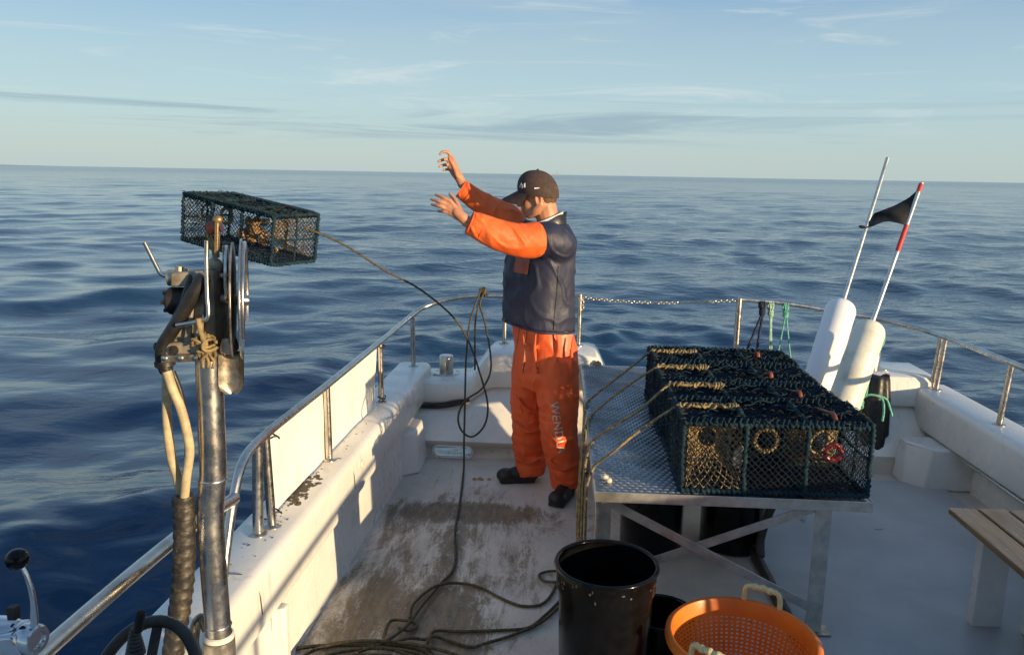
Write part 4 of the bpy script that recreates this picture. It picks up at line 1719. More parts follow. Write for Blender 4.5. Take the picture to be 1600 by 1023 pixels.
deck_rope('loose_rope', 'dark rope curving across deck to a small loop beside the bucket', [(640, 965, .024), (645, 945, .016), (665, 925, .012), (690, 912, .022), (722, 911, .012), (752, 918, .009), (785, 935, .009), (815, 946, .009), (845, 944, .009), (862, 928, .009), (872, 905, .012), (874, 893, .02), (858, 892, .012), (843, 897, .009), (848, 906, .009), (868, 909, .022), (884, 905, .012)])
deck_rope('loose_rope', 'doubled dark rope running from the coil towards the bucket base', [(612, 1004, .035), (640, 996, .03), (668, 998, .016), (680, 985, .014), (720, 986, .009), (780, 984, .009), (825, 980, .009), (850, 962, .009), (868, 945, .009), (882, 928, .009)])
deck_rope('loose_rope', 'dark rope with an open bight lying nearest the bucket', [(690, 1035, .012), (668, 1012, .009), (675, 994, .02), (700, 1000, .009), (735, 1010, .009), (760, 1004, .012), (800, 992, .009), (845, 972, .016), (872, 950, .012), (884, 940, .012)])


def build_coil():
    rnd = random.Random(12)
    c0 = atz(560, 1020, 0)
    m = MB()
    pts = []
    for k in range(7 * 14):
        a = 2 * math.pi * k / 14
        w = k / (7 * 14)
        r = .15 + .06 * math.sin(k * .21) + .035 * math.sin(k * .47)
        pts.append(Vector((c0.x + .0 + r * 1.75 * math.cos(a) + .06 * math.sin(k * .13), c0.y - .15 + r * .75 * math.sin(a) + .04 * math.cos(k * .17), .010 + .034 * w + .006 * math.sin(k * 1.3))))
    m.rope(spline(pts, 3), .0068, n=6)
    m.rope(spline([atz(x, y, z) for x, y, z in ((600, 995, .06), (606, 975, .03), (616, 968, .02), (640, 970, .02), (652, 976, .012), (640, 984, .014), (622, 980, .02))], 8), .0062, n=6)
    tag(m.build('rope_coil', 'rope_dark', None, 180), 'heap of coiled dark rope at the bottom edge of the deck', 'rope coil')


build_coil()
deck_rope('cord_scrap', 'short scrap of teal cord on the deck by the table leg', [(1326, 802, .006), (1340, 808, .006), (1350, 812, .006), (1345, 816, .006), (1358, 823, .006), (1372, 828, .01), (1384, 825, .006), (1378, 830, .006), (1362, 826, .006)], .005, 'rope_green')


def small_bits():
    m = MB()
    c = atz(948, 752, TZ)
    rnd = random.Random(1)
    for i in range(7):
        m.ell(c + Vector((rnd.uniform(-.012, .012), rnd.uniform(-.012, .012), .008 + rnd.uniform(0, .016))), (rnd.uniform(.008, .015), rnd.uniform(.008, .014), rnd.uniform(.006, .014)), Matrix.Rotation(rnd.uniform(0, 3), 3, 'X'), 10, 7)
    tag(link('shell', remesh(m, .0022, 2), None, 60), 'small pale shell lying on the front left corner of the table', 'shell').data.materials.append(MAT['shell_white'])
    m = MB()
    c = atz(755, 749, 0)
    for i in range(9):
        m.ell(c + Vector((rnd.gauss(0, .022), rnd.gauss(0, .012), .006)), (rnd.uniform(.008, .018), rnd.uniform(.006, .012), .006), Matrix.Rotation(rnd.uniform(0, 3), 3, 'Z'), 9, 6)
    tag(link('crab_remains', remesh(m, .003, 2), None, 60), 'pinkish crab remains on the deck left of the boots', 'crab').data.materials.append(MAT['bait'])


small_bits()

# ---------------------------------------------------------------- pot hauler
HY = 1.95


def build_hauler():
    def P(x, y, dy=0.0):
        return aty(x, y, HY) + Vector((0, dy, 0))
    base = P(341, 985)
    t = thing('pot_hauler', 'stainless pot hauler with twin sheave discs on a tall post', 'pot hauler', (base.x, HY, CAP_Z))
    m = MB()
    path = spline([P(344, 1030), P(341, 985), P(336, 920), P(331, 850), P(329, 800), P(331, 760), P(333, 735), P(330, 660), P(326, 545)], 6)
    m.tube(path, .0335, 24)
    pole = m.build('post', 'steel', t, 60)
    for y in (748, 975):
        m = MB()
        c = P(332.5 if y < 800 else 340.5, y)
        m.lathe([(.0335, -.004), (.0362, 0), (.0335, .004)], c, (.02, 0, 1), 28)
        m.build('weld_seam', 'steel', pole, 180)
    m = MB()
    c = P(344, 1023)
    m.lathe([(.0345, .052), (.0405, .050), (.0405, -.30)], c, (0, 0, 1), 28)
    m.build('socket', 'steel_worn', t, 40)
    m = MB()
    m.lathe([(.0345, .066), (.039, .063), (.0395, .052), (.0345, .052)], c, (0, 0, 1), 28)
    m.build('bush', 'nylon_white', t, 40)
    m = MB()
    m.tube(spline([P(320, 990, .02), P(308, 975, .03), P(300, 985, .03), P(298, 1010, .02), P(304, 1030, .02)], 5), .014, 8)
    m.build('socket_clamp', 'steel_worn', t, 60)
    # head: cast bracket
    m = MB()
    m.prism([P(312, 424, -.045), P(343, 421, -.045), P(347, 530, -.045), P(318, 534, -.045), P(272, 534, -.045), P(290, 500, -.045)], (0, .09, 0))
    br = m.build('bracket', 'cast_grey', t, 30, .005)
    for x0, x1 in ((306, 312), (323, 329)):
        m = MB()
        m.prism([P(x0 + 4, 470, -.058), P(x1 + 4, 468, -.058), P(x1, 530, -.058), P(x0 - 6, 530, -.058)], (0, .014, 0))
        m.build('web', 'cast_grey', br, 30, .003)
    m = MB()
    m.prism([P(274, 528, -.062), P(346, 524, -.062), P(347, 544, -.062), P(274, 546, -.062)], (0, .125, 0))
    m.build('mount_block', 'cast_grey', t, 30, .004)
    m = MB()
    m.prism([P(271, 545, -.075), P(348, 542, -.075), P(348, 553, -.075), P(271, 557, -.075)], (0, .15, 0))
    mp = m.build('mount_plate', 'steel_worn', t, 30, .003)
    for x in (278, 302, 326):
        m = MB()
        m.lathe([(0, 0), (.007, 0), (.006, .006), (0, .007)], P(x, 549, -.076), (0, -1, 0), 8)
        m.build('bolt', 'steel_bright', mp, 30)
    m = MB()
    m.lathe([(0, 0), (.011, 0), (.010, .008), (0, .010)], P(289, 538, -.064), (0, -1, 0), 10)
    m.build('plug', 'dark_iron', mp, 30)
    # valve block, lever
    m = MB()
    m.prism([P(274, 424, -.03), P(340, 420, -.03), P(340, 442, -.03), P(274, 446, -.03)], (0, .06, 0))
    vb = m.build('valve_block', 'cast_grey', t, 30, .004)
    m = MB()
    m.cyl(P(264, 434), P(277, 434), .020, 16).cyl(P(281, 425), P(281, 416), .010, 12).cyl(P(291, 424), P(291, 419), .008, 12)
    m.build('valve_cap', 'steel_worn', vb, 30)
    m = MB()
    m.tube(spline([P(226, 379), P(234, 395), P(246, 419), P(251, 427), P(258, 431), P(270, 433)], 6), .0052, 10)
    m.build('lever', 'steel', t, 60)
    # motor
    m = MB()
    a, b = P(264, 470), P(300, 470)
    m.lathe([(0, 0), (.030, 0), (.034, .006), (.034, .055), (.028, .06), (0, .06)], a, b - a, 22)
    mo = m.build('motor', 'dark_iron', t, 30)
    for k in range(6):
        q = 2 * math.pi * k / 6
        m = MB()
        m.cyl(a + Vector((-.008, .025 * math.cos(q), .025 * math.sin(q))), a + Vector((.004, .025 * math.cos(q), .025 * math.sin(q))), .005, 8)
        m.build('bolt', 'dark_iron', mo, 30)
    # sheaves: axis mostly across, turned a little towards the camera
    ax = Vector((.96, .275, -.03)).normalized()

    def disc(c, r, dish, mat, name='sheave_disc', th=.004):
        m = MB()
        m.lathe([(.018, 0), (r * .55, dish * .25), (r * .9, dish * .8), (r, dish), (r * 1.004, dish + th * .5), (r, dish + th), (r * .9, dish * .8 + th), (r * .55, dish * .25 + th), (.018, th)], c, ax, 56)
        return m.build(name, mat, t, 40)
    hub = P(371, 468)
    disc(P(365.5, 468), .140, -.004, 'steel_worn')
    disc(P(372.5, 468), .148, .006, 'steel_bright')
    m = MB()
    m.cyl(P(346, 466), P(386, 471), .012, 14)
    m.build('axle', 'steel_worn', t, 40)
    m = MB()
    m.lathe([(0, 0), (.016, 0), (.013, .010), (0, .013)], P(382, 469), ax, 16)
    m.build('hub_cap', 'steel_bright', t, 50)
    disc(P(350, 430), .073, .004, 'steel_bright', 'guide_disc', .006)
    m = MB()
    m.cyl(P(344, 430), P(362, 433), .008, 12)
    m.build('guide_axle', 'steel_worn', t)
    # outer guard hoop
    m = MB()
    c = P(383, 466)
    ref = Vector((0, 0, 1))
    yv = ax.cross(ref).normalized()
    zv = yv.cross(ax)
    m.tube([c + zv * (.136 * math.cos(q)) * 1.0 + yv * (.136 * math.sin(q)) for q in [R_(-35 + 250 * k / 50) - R_(90) for k in range(51)]], .0042, 8)
    m.build('guard_hoop', 'steel', t, 60)
    # bars behind the sheaves
    for (x0, y0, x1, y1, w) in ((347, 385, 349, 530, .007), (356, 470, 358, 528, .010)):
        m = MB()
        m.bar(P(x0, y0, .02), P(x1, y1, .02), .012, w, (0, 1, 0))
        m.build('strut', 'steel', t, 30, .001)
    # fairlead arm with roller
    m = MB()
    m.bar(P(342, 338, -.01), P(341, 402, -.01), .010, .014, (0, 1, 0))
    fa = m.build('fairlead_arm', 'bronze', t, 30, .002)
    m = MB()
    m.tube(spline([P(323, 362, .01), P(325, 372, .01), P(331, 388, .01), P(334, 404, .01)], 4), .0065, 8)
    m.build('fairlead_arm', 'bronze', t, 60)
    m = MB()
    m.cyl(P(326, 358, .0), P(345, 352, .0), .016, 16)
    m.build('roller', 'red_roller', fa, 40)
    m = MB()
    m.ell(P(342, 343, -.01), (.013, .010, .011), None, 12, 8)
    m.build('arm_eye', 'bronze', fa, 60)
    m = MB()
    m.ell(P(335, 416, .0), (.020, .02, .022), None, 14, 10)
    m.build('knuckle', 'cast_grey', t, 60)
    # bent rope guard rod
    m = MB()
    m.tube(spline([P(341, 372, -.075), P(341, 400, -.075), P(343, 450, -.08), P(346, 478, -.085), P(344, 488, -.085), P(336, 491, -.085), P(318, 495, -.085), P(297, 499, -.08)], 5), .0058, 10)
    m.build('guard_rod', 'steel', t, 60)
    # lower stripper block and chute
    m = MB()
    m.prism([P(357, 523, -.05), P(369, 522, -.05), P(374, 538, -.05), P(374, 547, -.05), P(354, 547, -.05), P(354, 534, -.05)], (0, .05, 0))
    m.build('stripper', 'steel_worn', t, 30, .005)
    m = MB()
    out, inn = [], []
    rings = []
    for k in range(15):
        y = 548 + (614 - 548) * k / 14
        hw = 19.5 if k < 11 else 19.5 * math.sqrt(max(0.02, 1 - ((k - 10.4) / 4.3) ** 2)) if k < 14 else 9
        row = []
        for i in range(13):
            s = -1 + 2 * i / 12
            row.append(P(365 + hw * s, y - (2 if abs(s) > .9 else 0), .018 * (1 - s * s) - .02))
        rings.append(row)
    m.loft(rings, False, 0, False)
    m.loft([[p + Vector((0, .004, 0)) for p in r] for r in rings], False, 0, False)
    m.build('chute', 'steel_worn', t, 60, recalc=False)
    # tangle of old rope tied on
    m = MB()
    rnd = random.Random(9)
    c = P(341, 530, -.08)
    for k in range(9):
        q0, r = rnd.uniform(0, 6), rnd.uniform(.010, .022)
        cc = c + Vector((rnd.uniform(-.012, .014), rnd.uniform(-.01, .01), rnd.uniform(-.022, .022)))
        m.rope([cc + Vector((r * math.cos(a), .008 * math.sin(a * 1.3), r * .9 * math.sin(a + q0))) for a in [q0 + 5.4 * i / 14 for i in range(15)]], .0042, n=6)
    for dx in (-4, 2, 8):
        m.rope(spline([c, P(341 + dx, 545, -.085), P(343 + dx * 1.4, 552, -.085), P(341 + dx * 1.2, 563, -.08)], 5), .0038, n=6)
    m.rope(spline([P(332, 487, -.09), P(334, 500, -.09), P(338, 515, -.09), c], 5), .007, n=7)
    m.build('rope_lashing', 'rope_tan', t, 180)
    # hoses
    m = MB()
    m.tube(spline([P(333, 428, -.055), P(318, 452, -.06), P(299, 487, -.06), P(280, 515, -.055), P(268, 535, -.05), P(266, 556, -.045), P(271, 574, -.04)], 6), .0165, 14)
    m.tube(spline([P(312, 430, -.03), P(298, 468, -.03), P(281, 500, -.02), P(268, 528, -.015), P(264, 552, -.015), P(266, 574, -.02)], 6), .015, 14)
    hb = m.build('black_hose', 'black_rubber', t, 60)
    for y, x in ((535, 266), (562, 267)):
        m = MB()
        m.lathe([(.022, -.008), (.0245, -.006), (.0245, .006), (.022, .008)], P(x, y, -.035), (-.1, 0, 1), 18)
        m.build('hose_band', 'black_rubber', hb, 40)
    for pts in ([(266, 572, -.02), (263, 610, -.01), (264, 660, -.01), (270, 710, -.01), (280, 745, -.01), (287, 776, -.01)],
                [(274, 572, -.05), (283, 600, -.05), (296, 632, -.05), (304, 670, -.045), (306, 700, -.04), (300, 735, -.035), (295, 776, -.03)]):
        m = MB()
        m.tube(spline([P(*p) for p in pts], 6), .0115, 12)
        m.build('beige_hose', 'hose_beige', t, 60)
    m = MB()
    m.tube(spline([P(270, 580, .0), P(284, 620, .0), (P(292, 680, .0)), P(292, 776, .0)], 6), .007, 10)
    m.build('thin_hose', 'black_rubber', t, 60)
    # spiral wrap: overlapping turns
    pth = resample(spline([P(291, 768, -.02), P(293, 810, -.02), P(293, 850, -.02), P(291, 900, -.02), P(286, 940, -.02), P(279, 985, -.02), P(272, 1035, -.02)], 8), .0022)
    rr = []
    for i in range(len(pth)):
        ph = (i * .0022 / .030) % 1.0
        rr.append(.0255 + .0035 * (ph ** .6) - (.004 if ph > .93 else 0))
    m = MB()
    m.tube(pth, rr, 20, twist=(1, .030, .03))
    m.build('spiral_wrap', 'hose_wrap', t, 25)


build_hauler()


# ---------------------------------------------------------------- helm in the corner
def build_helm():
    Y = 1.30

    def P(x, y, dy=0.0):
        return aty(x, y, Y) + Vector((0, dy, 0))
    e0, e1 = P(60, 1019.5), P(330, 1023)
    zt = e0.z
    t = thing('helm_console', 'white helm console whose top edge just shows at bottom left', 'console', (-.72, 1.1, 0))
    m = MB()
    m.box((-.72, Y - .17, zt / 2 - .002), (.62, .34, zt - .004))
    m.build('cabinet', 'gelcoat_clean', t, 30, .012)
    # throttle
    t = thing('throttle_control', 'silver throttle control with black ball knob on a curved lever', 'throttle', P(20, 1019))
    m = MB()
    a, b = P(-40, 1002, .02), P(40, 995, .0)
    m.lathe([(.0, -.0), (.030, .0), (.036, .012), (.036, .045), (.030, .075), (.0265, .085), (.0, .085)], a, b - a, 28)
    m.loft([[P(-40, 985, s), P(35, 978, s), P(45, 1000, s), P(45, 1040, s), P(-40, 1040, s)] for s in (-.03, .03)])
    m.build('housing', 'chrome', t, 35, .006)
    m = MB()
    c = P(38, 995)
    ax = (P(66, 996, -.008) - c)
    m.lathe([(0, 0), (.026, 0), (.027, .004), (.027, .026), (.024, .031), (.016, .031), (.014, .026), (0, .026)], c, ax, 28)
    m.build('boss', 'chrome', t, 35)
    m = MB()
    path = spline([P(54, 975), P(53, 955), P(49, 925), P(41, 900), P(33, 884)], 6)
    m.tube(path, [.0068 - .0022 * k / len(path) for k in range(len(path))], 12)
    m.build('lever', 'chrome', t, 60)
    m = MB()
    m.ell(P(27, 873), (.0195, .0195, .0185), None, 24, 16)
    m.build('knob', 'black_plastic', t, 180)
    m = MB()
    m.box(P(21, 956), (.016, .016, .024))
    m.build('stop_button', 'dark_iron', t, 30, .002)
    # joystick with bellows
    t = thing('joystick', 'black joystick with rubber bellows in front of the steering wheel', 'joystick', P(216, 1019))
    m = MB()
    prof = [(.0, 0)]
    for k in range(7):
        r = .0175 - .0013 * k
        prof += [(r, .004 + .0066 * k), (r, .0065 + .0066 * k), (r * .78, .0085 + .0066 * k)]
    prof += [(.0075, .054), (0, .054)]
    m.lathe(prof, P(212, 1023), (.04, 0, 1), 20)
    m.build('bellows', 'black_rubber', t, 40)
    m = MB()
    m.tube([P(216, 985), P(218, 972), P(221, 957)], [.0075, .0085, .0075], 12)
    m.build('stick', 'black_plastic', t, 50)
    # steering wheel
    c = aty(225, 1082, 1.42)
    t = thing('steering_wheel', 'dark grey steering wheel rim rising behind the joystick', 'steering wheel', c)
    m = MB()
    n = Vector((.15, -.72, .62)).normalized()
    x = Vector((1, 0, 0))
    x = (x - n * x.dot(n)).normalized()
    y = n.cross(x)
    m.tube([c + x * (.098 * math.cos(q)) + y * (.135 * math.sin(q)) for q in [2 * math.pi * k / 48 for k in range(48)]], .0125, 12, closed=True)
    m.build('rim', 'black_rubber', t, 180)
    for q in (-.5, 1.6, 3.7):
        m = MB()
        m.bar(c, c + x * (.095 * math.cos(q)) + y * (.13 * math.sin(q)), .02, .006, n)
        m.build('spoke', 'dark_iron', t, 30, .002)
    m = MB()
    m.lathe([(0, -.02), (.03, -.02), (.03, .01), (0, .014)], c, n, 20)
    m.cyl(c - n * .02, Vector((c.x, c.y - .02, zt - .10)), .016, 12)
    m.build('hub', 'dark_iron', t, 40)


build_helm()

# ---------------------------------------------------------------- the fisherman
def build_person():
    t = thing('person', 'man in navy and orange oilskins and dark cap, arms outstretched towards the flying pot', 'person', (.2, 4.40, 0))

    def W(x, y, Y):
        return aty(x, y, Y)

    def limb(m, pts, rad, n=14, k=5):
        P = spline(pts, k)
        r = []
        for i in range(len(P)):
            s = i / (len(P) - 1) * (len(rad) - 1)
            j = min(int(s), len(rad) - 2)
            r.append(rad[j] + (rad[j + 1] - rad[j]) * (s - j))
        m.tube(P, r, n)
        m.ell(P[0], (r[0],) * 3, None, 12, 8)
        m.ell(P[-1], (r[-1],) * 3, None, 12, 8)

    # joints
    ls, le, lw = Vector((.250, 4.245, 1.425)), W(792, 372, 4.11), W(729, 346, 4.06)
    rs, re, rw = Vector((.06, 4.55, 1.44)), W(770, 328, 4.65), W(722, 287, 4.66)
    # head frame: faces -x, looking down and slightly away from the camera
    hc = Vector((.125, 4.40, 1.675))
    Rh = Matrix.Rotation(R_(-10), 3, 'Z') @ Matrix.Rotation(R_(-6), 3, 'Y')

    def H(f, s, u):
        """head coordinates: forward, towards his left (camera side), up"""
        return hc + Rh @ Vector((-f, -s, u))
    m = MB()
    m.ell(H(-.012, 0, .012), (.100, .076, .098), Rh, 24, 16)            # skull
    m.ell(H(.030, 0, -.050), (.066, .060, .075), Rh, 20, 14)            # face
    m.ell(H(.052, 0, -.098), (.034, .036, .028), Rh, 16, 10)            # chin
    for s in (-1, 1):
        limb(m, [H(-.02, s * .055, -.055), H(.01, s * .050, -.085), H(.045, s * .028, -.105)], [.026, .026, .022], 10)   # jaw
        m.ell(H(.046, s * .036, -.048), (.034, .024, .032), Rh, 12, 8)  # cheek
        m.ell(H(.078, s * .030, -.004), (.016, .022, .010), Rh, 12, 8)  # brow
        m.ell(H(.070, s * .030, -.022), (.013, .013, .012), Rh, 12, 8)  # eyelids
        
        er = [H(-.014 + .015 * math.cos(q), s * (.078 + .004 * math.sin(q)), -.026 + .025 * math.sin(q)) for q in [R_(-60 + 300 * k / 10) for k in range(11)]]
        limb(m, er, [.0055, .0065, .0065, .005], 8, 2)   # ear
        m.ell(H(-.010, s * .072, -.028), (.013, .006, .022), Rh, 12, 8)
        m.ell(H(-.004, s * .075, -.048), (.007, .006, .008), Rh, 10, 8)
    limb(m, [H(.086, 0, -.008), H(.100, 0, -.035), H(.106, 0, -.048)], [.010, .012, .013], 10)                         # nose
    for s in (-1, 1):
        m.ell(H(.096, s * .011, -.050), (.010, .009, .008), Rh, 10, 8)
    m.ell(H(.086, 0, -.072), (.012, .024, .007), Rh, 12, 8)             # lips
    m.ell(H(.084, 0, -.083), (.011, .021, .007), Rh, 12, 8)
    limb(m, [H(-.035, 0, -.06), Vector((.185, 4.40, 1.53)), Vector((.19, 4.40, 1.45))], [.062, .060, .072])
    # trunk and limbs under the clothes
    m.ell((.17, 4.40, 1.30), (.11, .16, .20), None, 18, 12)
    m.ell((.18, 4.40, 1.02), (.11, .14, .20), None, 18, 12)
    limb(m, [(.18, 4.40, 1.42), ls], [.08, .06])
    limb(m, [(.18, 4.40, 1.42), rs], [.08, .06])
    limb(m, [ls, le, lw], [.055, .046, .043, .030])
    limb(m, [rs, re, rw], [.055, .046, .040, .028])
    limb(m, [(.25, 4.33, .92), (.265, 4.30, .50), (.32, 4.31, .10)], [.085, .06, .045])
    limb(m, [(.13, 4.47, .92), (.105, 4.49, .48), (.12, 4.505, .10)], [.085, .06, .045])

    # near (left) hand, back of the hand to the camera, fingers spread forward
    Yn = 4.05

    def finger(pts, r0, r1):
        limb(m, pts, [r0, r0 * .98, (r0 + r1) / 2, r1], 9, 4)
    limb(m, [lw, W(722, 339, Yn), W(713, 331, Yn)], [.028, .027, .024], 12)
    # palm: slab between wrist and knuckles
    kn = [W(703, 314, Yn), W(699, 319.5, Yn), W(698.5, 326, Yn), W(702, 332.5, Yn + .005)]
    for q in kn:
        limb(m, [lw.lerp(q, .12), lw.lerp(q, .6), q], [.021, .0165, .0120], 10)
    finger([kn[0], W(692, 308.5, Yn + .0), W(681, 304.5, Yn + .02)], .0105, .0075)
    finger([kn[1], W(687, 315, Yn - .005), W(674, 311.5, Yn + .015)], .0108, .0075)
    finger([kn[2], W(687, 322.5, Yn - .005), W(674.5, 319.5, Yn + .02)], .0102, .0072)
    finger([kn[3], W(694, 331, Yn), W(684, 330, Yn + .025)], .0092, .0066)
    finger([lw.lerp(kn[0], .35) + Vector((0, .025, .012)), W(711, 312, Yn + .055), W(703, 303.5, Yn + .075)], .0125, .009)
    # far (right) hand, palm to the camera, fingers curled forward
    Yf = 4.66
    limb(m, [rw, W(717, 277, Yf), W(711, 268, Yf)], [.026, .026, .024], 12)
    kf = [W(705, 245, Yf + .01), W(701, 251, Yf + .015), W(701, 258, Yf + .015), W(703, 264, Yf + .01)]
    for q in kf:
        limb(m, [rw.lerp(q, .2), rw.lerp(q, .65), q], [.019, .017, .0125], 10)
    finger([kf[0], W(700, 238.5, Yf), W(692, 237.5, Yf - .01), W(687.5, 241, Yf - .015)], .0105, .0075)
    finger([kf[1], W(696, 249, Yf), W(690, 250.5, Yf - .012), W(685, 252.5, Yf - .02)], .0105, .0075)
    finger([kf[2], W(696, 257.5, Yf), W(690, 259, Yf - .01), W(686.5, 260.5, Yf - .02)], .010, .0072)
    finger([kf[3], W(698, 265, Yf), W(693, 266, Yf - .01)], .009, .0068)
    finger([rw.lerp(kf[1], .35) + Vector((.0, -.028, 0)), W(708, 258, Yf - .05), W(703, 250, Yf - .055), W(701.5, 245, Yf - .05)], .0135, .0085)
    me = remesh(m, .0040, 5, .4)
    me.materials.append(MAT['skin'])
    body = link('body', me, t, 180)

    # eyes
    for s in (-1, 1):
        m = MB()
        m.ell(H(.0765, s * .030, -.022), (.008, .010, .007), Rh, 12, 8)
        m.build('eye', 'white_thread', body, 180)
    # hair: close crop at the back and sides
    m = MB()
    rings = []
    for i in range(9):
        u = .02 - .085 * i / 8
        ring = []
        for k in range(23):
            a = R_(62 + 236 * k / 22)
            drop = .0 if abs(a - math.pi) < 1.1 else .014 * min(1, (abs(a - math.pi) - 1.1) * 2)
            rr = .985 - .20 * (i / 8) ** 2
            ring.append(H(-.012 + .106 * rr * math.cos(a), .081 * rr * math.sin(a), u + .01 + drop * i / 3))
        rings.append(ring)
    m.loft(rings, False, 0, False)
    rings2 = [[p + (hc - p).normalized() * .014 for p in r] for r in rings]
    m.loft(rings2, False, 0, False)
    m.build('hair', 'hair', body, 180, recalc=False)

    # cap
    cap = MB()
    rings = []
    for i in range(17):
        th = R_(90 * (1 - max(0, i - 2) / 14.0))
        low = (.026, .011, 0.0)[i] if i < 3 else 0.0
        ring = []
        for k in range(40):
            a = 2 * math.pi * k / 40
            seam = 1 - .010 * max(0, 1 - abs(((k * 6 / 40 + .5) % 1) - .5) * 14)
            f = 1.0 + .03 * math.cos(a)
            w = (.975, .99, 1.0)[i] if i < 3 else 1.0
            ring.append(H(-.008 + .112 * w * f * math.sin(th) ** .88 * math.cos(a) * seam, .089 * w * math.sin(th) ** .88 * math.sin(a) * seam, .014 - low + .114 * max(0, math.cos(th)) ** .92 + .020 * math.cos(a) * math.sin(th)))
        rings.append(ring)
    cap.loft(rings, False)
    lower = [[p + (hc - p).normalized() * .004 for p in rings[0]]]
    capo = cap.build('cap', 'cap_cloth', t, 60)
    m = MB()
    m.ell(H(-.012, 0, .130), (.007, .007, .004), Rh, 12, 8)
    m.build('cap_button', 'cap_cloth', capo, 180)
    # brim
    m = MB()
    for off in (0, -.004):
        rings = []
        for i in range(9):
            t_ = i / 8
            ring = []
            for k in range(21):
                a = R_(-68 + 136 * k / 20)
                f0, s0 = .112 * math.cos(a), .092 * math.sin(a)
                ln = .084 * math.cos(a * 1.12) ** .55 if abs(a * 1.12) < 1.5 else 0
                f_, s_ = f0 + ln * t_, s0 * (1 - .10 * t_)
                uu = .026 - .034 * t_ - .46 * (s_ ** 2) / .092 * (.55 + .75 * t_) + off
                ring.append(H(f_, s_, uu))
            rings.append(ring)
        m.loft(rings, False, 0, False)
    m.build('brim', 'cap_cloth', capo, 70, recalc=False)
    # cap embroidery: interlocked letters on the front, small flag mark on the side
    cb = bvh_of(capo.data)

    def on_cap(f, s, u):
        o = H(f, s, u)
        c = H(-.008, 0, .03)
        d = (c - o).normalized()
        hit = cb.ray_cast(o, d)
        return (hit[0] - d * .0012) if hit[0] is not None else o
    m = MB()

    def stroke(pts, r=.0030):
        P = resample([Vector(p) for p in pts], .004)
        m.tube([on_cap(.30 * math.cos(p.x * 1.15 + .42), .30 * math.sin(p.x * 1.15 + .42), p.y + .022) for p in P], r, 6, flat=.8)
    # x: angle around the cap from straight ahead, y: height
    stroke([(.12, .045, 0), (.16, .100, 0)])
    stroke([(.16, .100, 0), (.42, .045, 0)])
    stroke([(.42, .045, 0), (.40, .104, 0)])
    stroke([(.18, .114, 0), (.28, .078, 0)])
    stroke([(.44, .116, 0), (.28, .078, 0)])
    stroke([(.28, .078, 0), (.27, .034, 0)], .0034)
    m.build('embroidery', 'white_thread', capo, 180)
    m = MB()
    q = [on_cap(.30 * math.cos(a), .30 * math.sin(a), u) for a, u in ((1.50, .022), (1.50, .052), (1.80, .045), (1.80, .030))]
    m.prism(q, (0, -.0016, 0))
    m.build('side_mark', 'white_thread', capo, 30)

    # ------------------------------------------------ jacket
    def ring(cx, cy, rx, ry, z, tilt=0.0, n=48, sq=2.9):
        out = []
        for k in range(n):
            a = 2 * math.pi * k / n
            c, s = math.cos(a), math.sin(a)
            d = (abs(c) ** sq + abs(s) ** sq) ** (-1 / sq)
            f, l = rx * c * d, ry * s * d            # towards his back, towards his right
            x = cx + .80 * f - .60 * l
            out.append(Vector((x, cy + .60 * f + .80 * l, z - tilt * (x - cx))))
        return out
    m = MB()
    m.loft([ring(.145, 4.40, .160, .212, .960, .10), ring(.143, 4.40, .162, .215, 1.03, .08), ring(.140, 4.40, .157, .215, 1.12, .05), ring(.140, 4.40, .152, .216, 1.22, .02), ring(.148, 4.40, .145, .216, 1.32),
            ring(.160, 4.40, .128, .214, 1.40), ring(.174, 4.40, .108, .192, 1.455), ring(.188, 4.40, .100, .140, 1.497), ring(.192, 4.40, .088, .105, 1.520)])
    # shoulder caps reaching into the sleeves
    limb(m, [(.21, 4.33, 1.395), ls + Vector((-.01, 0, -.012)), W(858, 374, 4.215), W(846, 374.5, 4.20)], [.100, .092, .094, .092], 18)
    limb(m, [(.12, 4.47, 1.41), rs, (-.005, 4.575, 1.455)], [.10, .092, .082], 18)
    me = remesh(m, .0072, 12, .5)
    for v in me.vertices:
        n = noise.fractal((v.co.x * 9, v.co.y * 9, v.co.z * 5.5), 1.0, 2.0, 3)
        rg = 1 - abs(noise.noise((v.co.x * 8 + v.co.z * 6, v.co.y * 7, v.co.z * 5 - v.co.x * 5)))
        v.co += (v.co - Vector((.15, 4.40, v.co.z))).normalized() * (.006 * n + .034 * max(0, rg - .78) - .004)
    me.materials.append(MAT['oilskin_navy'])
    jacket = link('jacket', me, t, 180)
    # hem roll, front seam, chest patch, collar
    m = MB()
    m.tube(ring(.145, 4.40, .158, .210, .957, .10), .0065, 8, closed=True)
    m.build('hem', 'oilskin_navy', jacket, 180)
    jb = bvh_of(me)

    def on_jacket(x, z, off=.003):
        hit = jb.ray_cast(Vector((x, 3.6, z)), Vector((0, 1, 0)))
        return hit[0] + Vector((0, -off, 0)) if hit[0] is not None else Vector((x, 4.2, z))
    m = MB()
    m.tube([on_jacket(.225 + .012 * math.sin(z * 6), z, .001) for z in [.97 + .34 * k / 20 for k in range(21)]], .003, 6)
    m.build('side_seam', 'collar_dark', jacket, 180)
    m = MB()
    a, b = W(806, 404, 4.2), W(828, 430, 4.2)
    g = [[on_jacket(a.x + (b.x - a.x) * (i / 6) - .012 * (j / 6), a.z + (b.z - a.z) * (j / 6), .009) for i in range(7)] for j in range(7)]
    m.loft(g, False, 0, False)
    m.loft([[p + Vector((0, .004, 0)) for p in r] for r in g], False, 0, False)
    m.build('chest_patch', 'patch_orange', jacket, 80, recalc=False)
    m = MB()
    rings = []
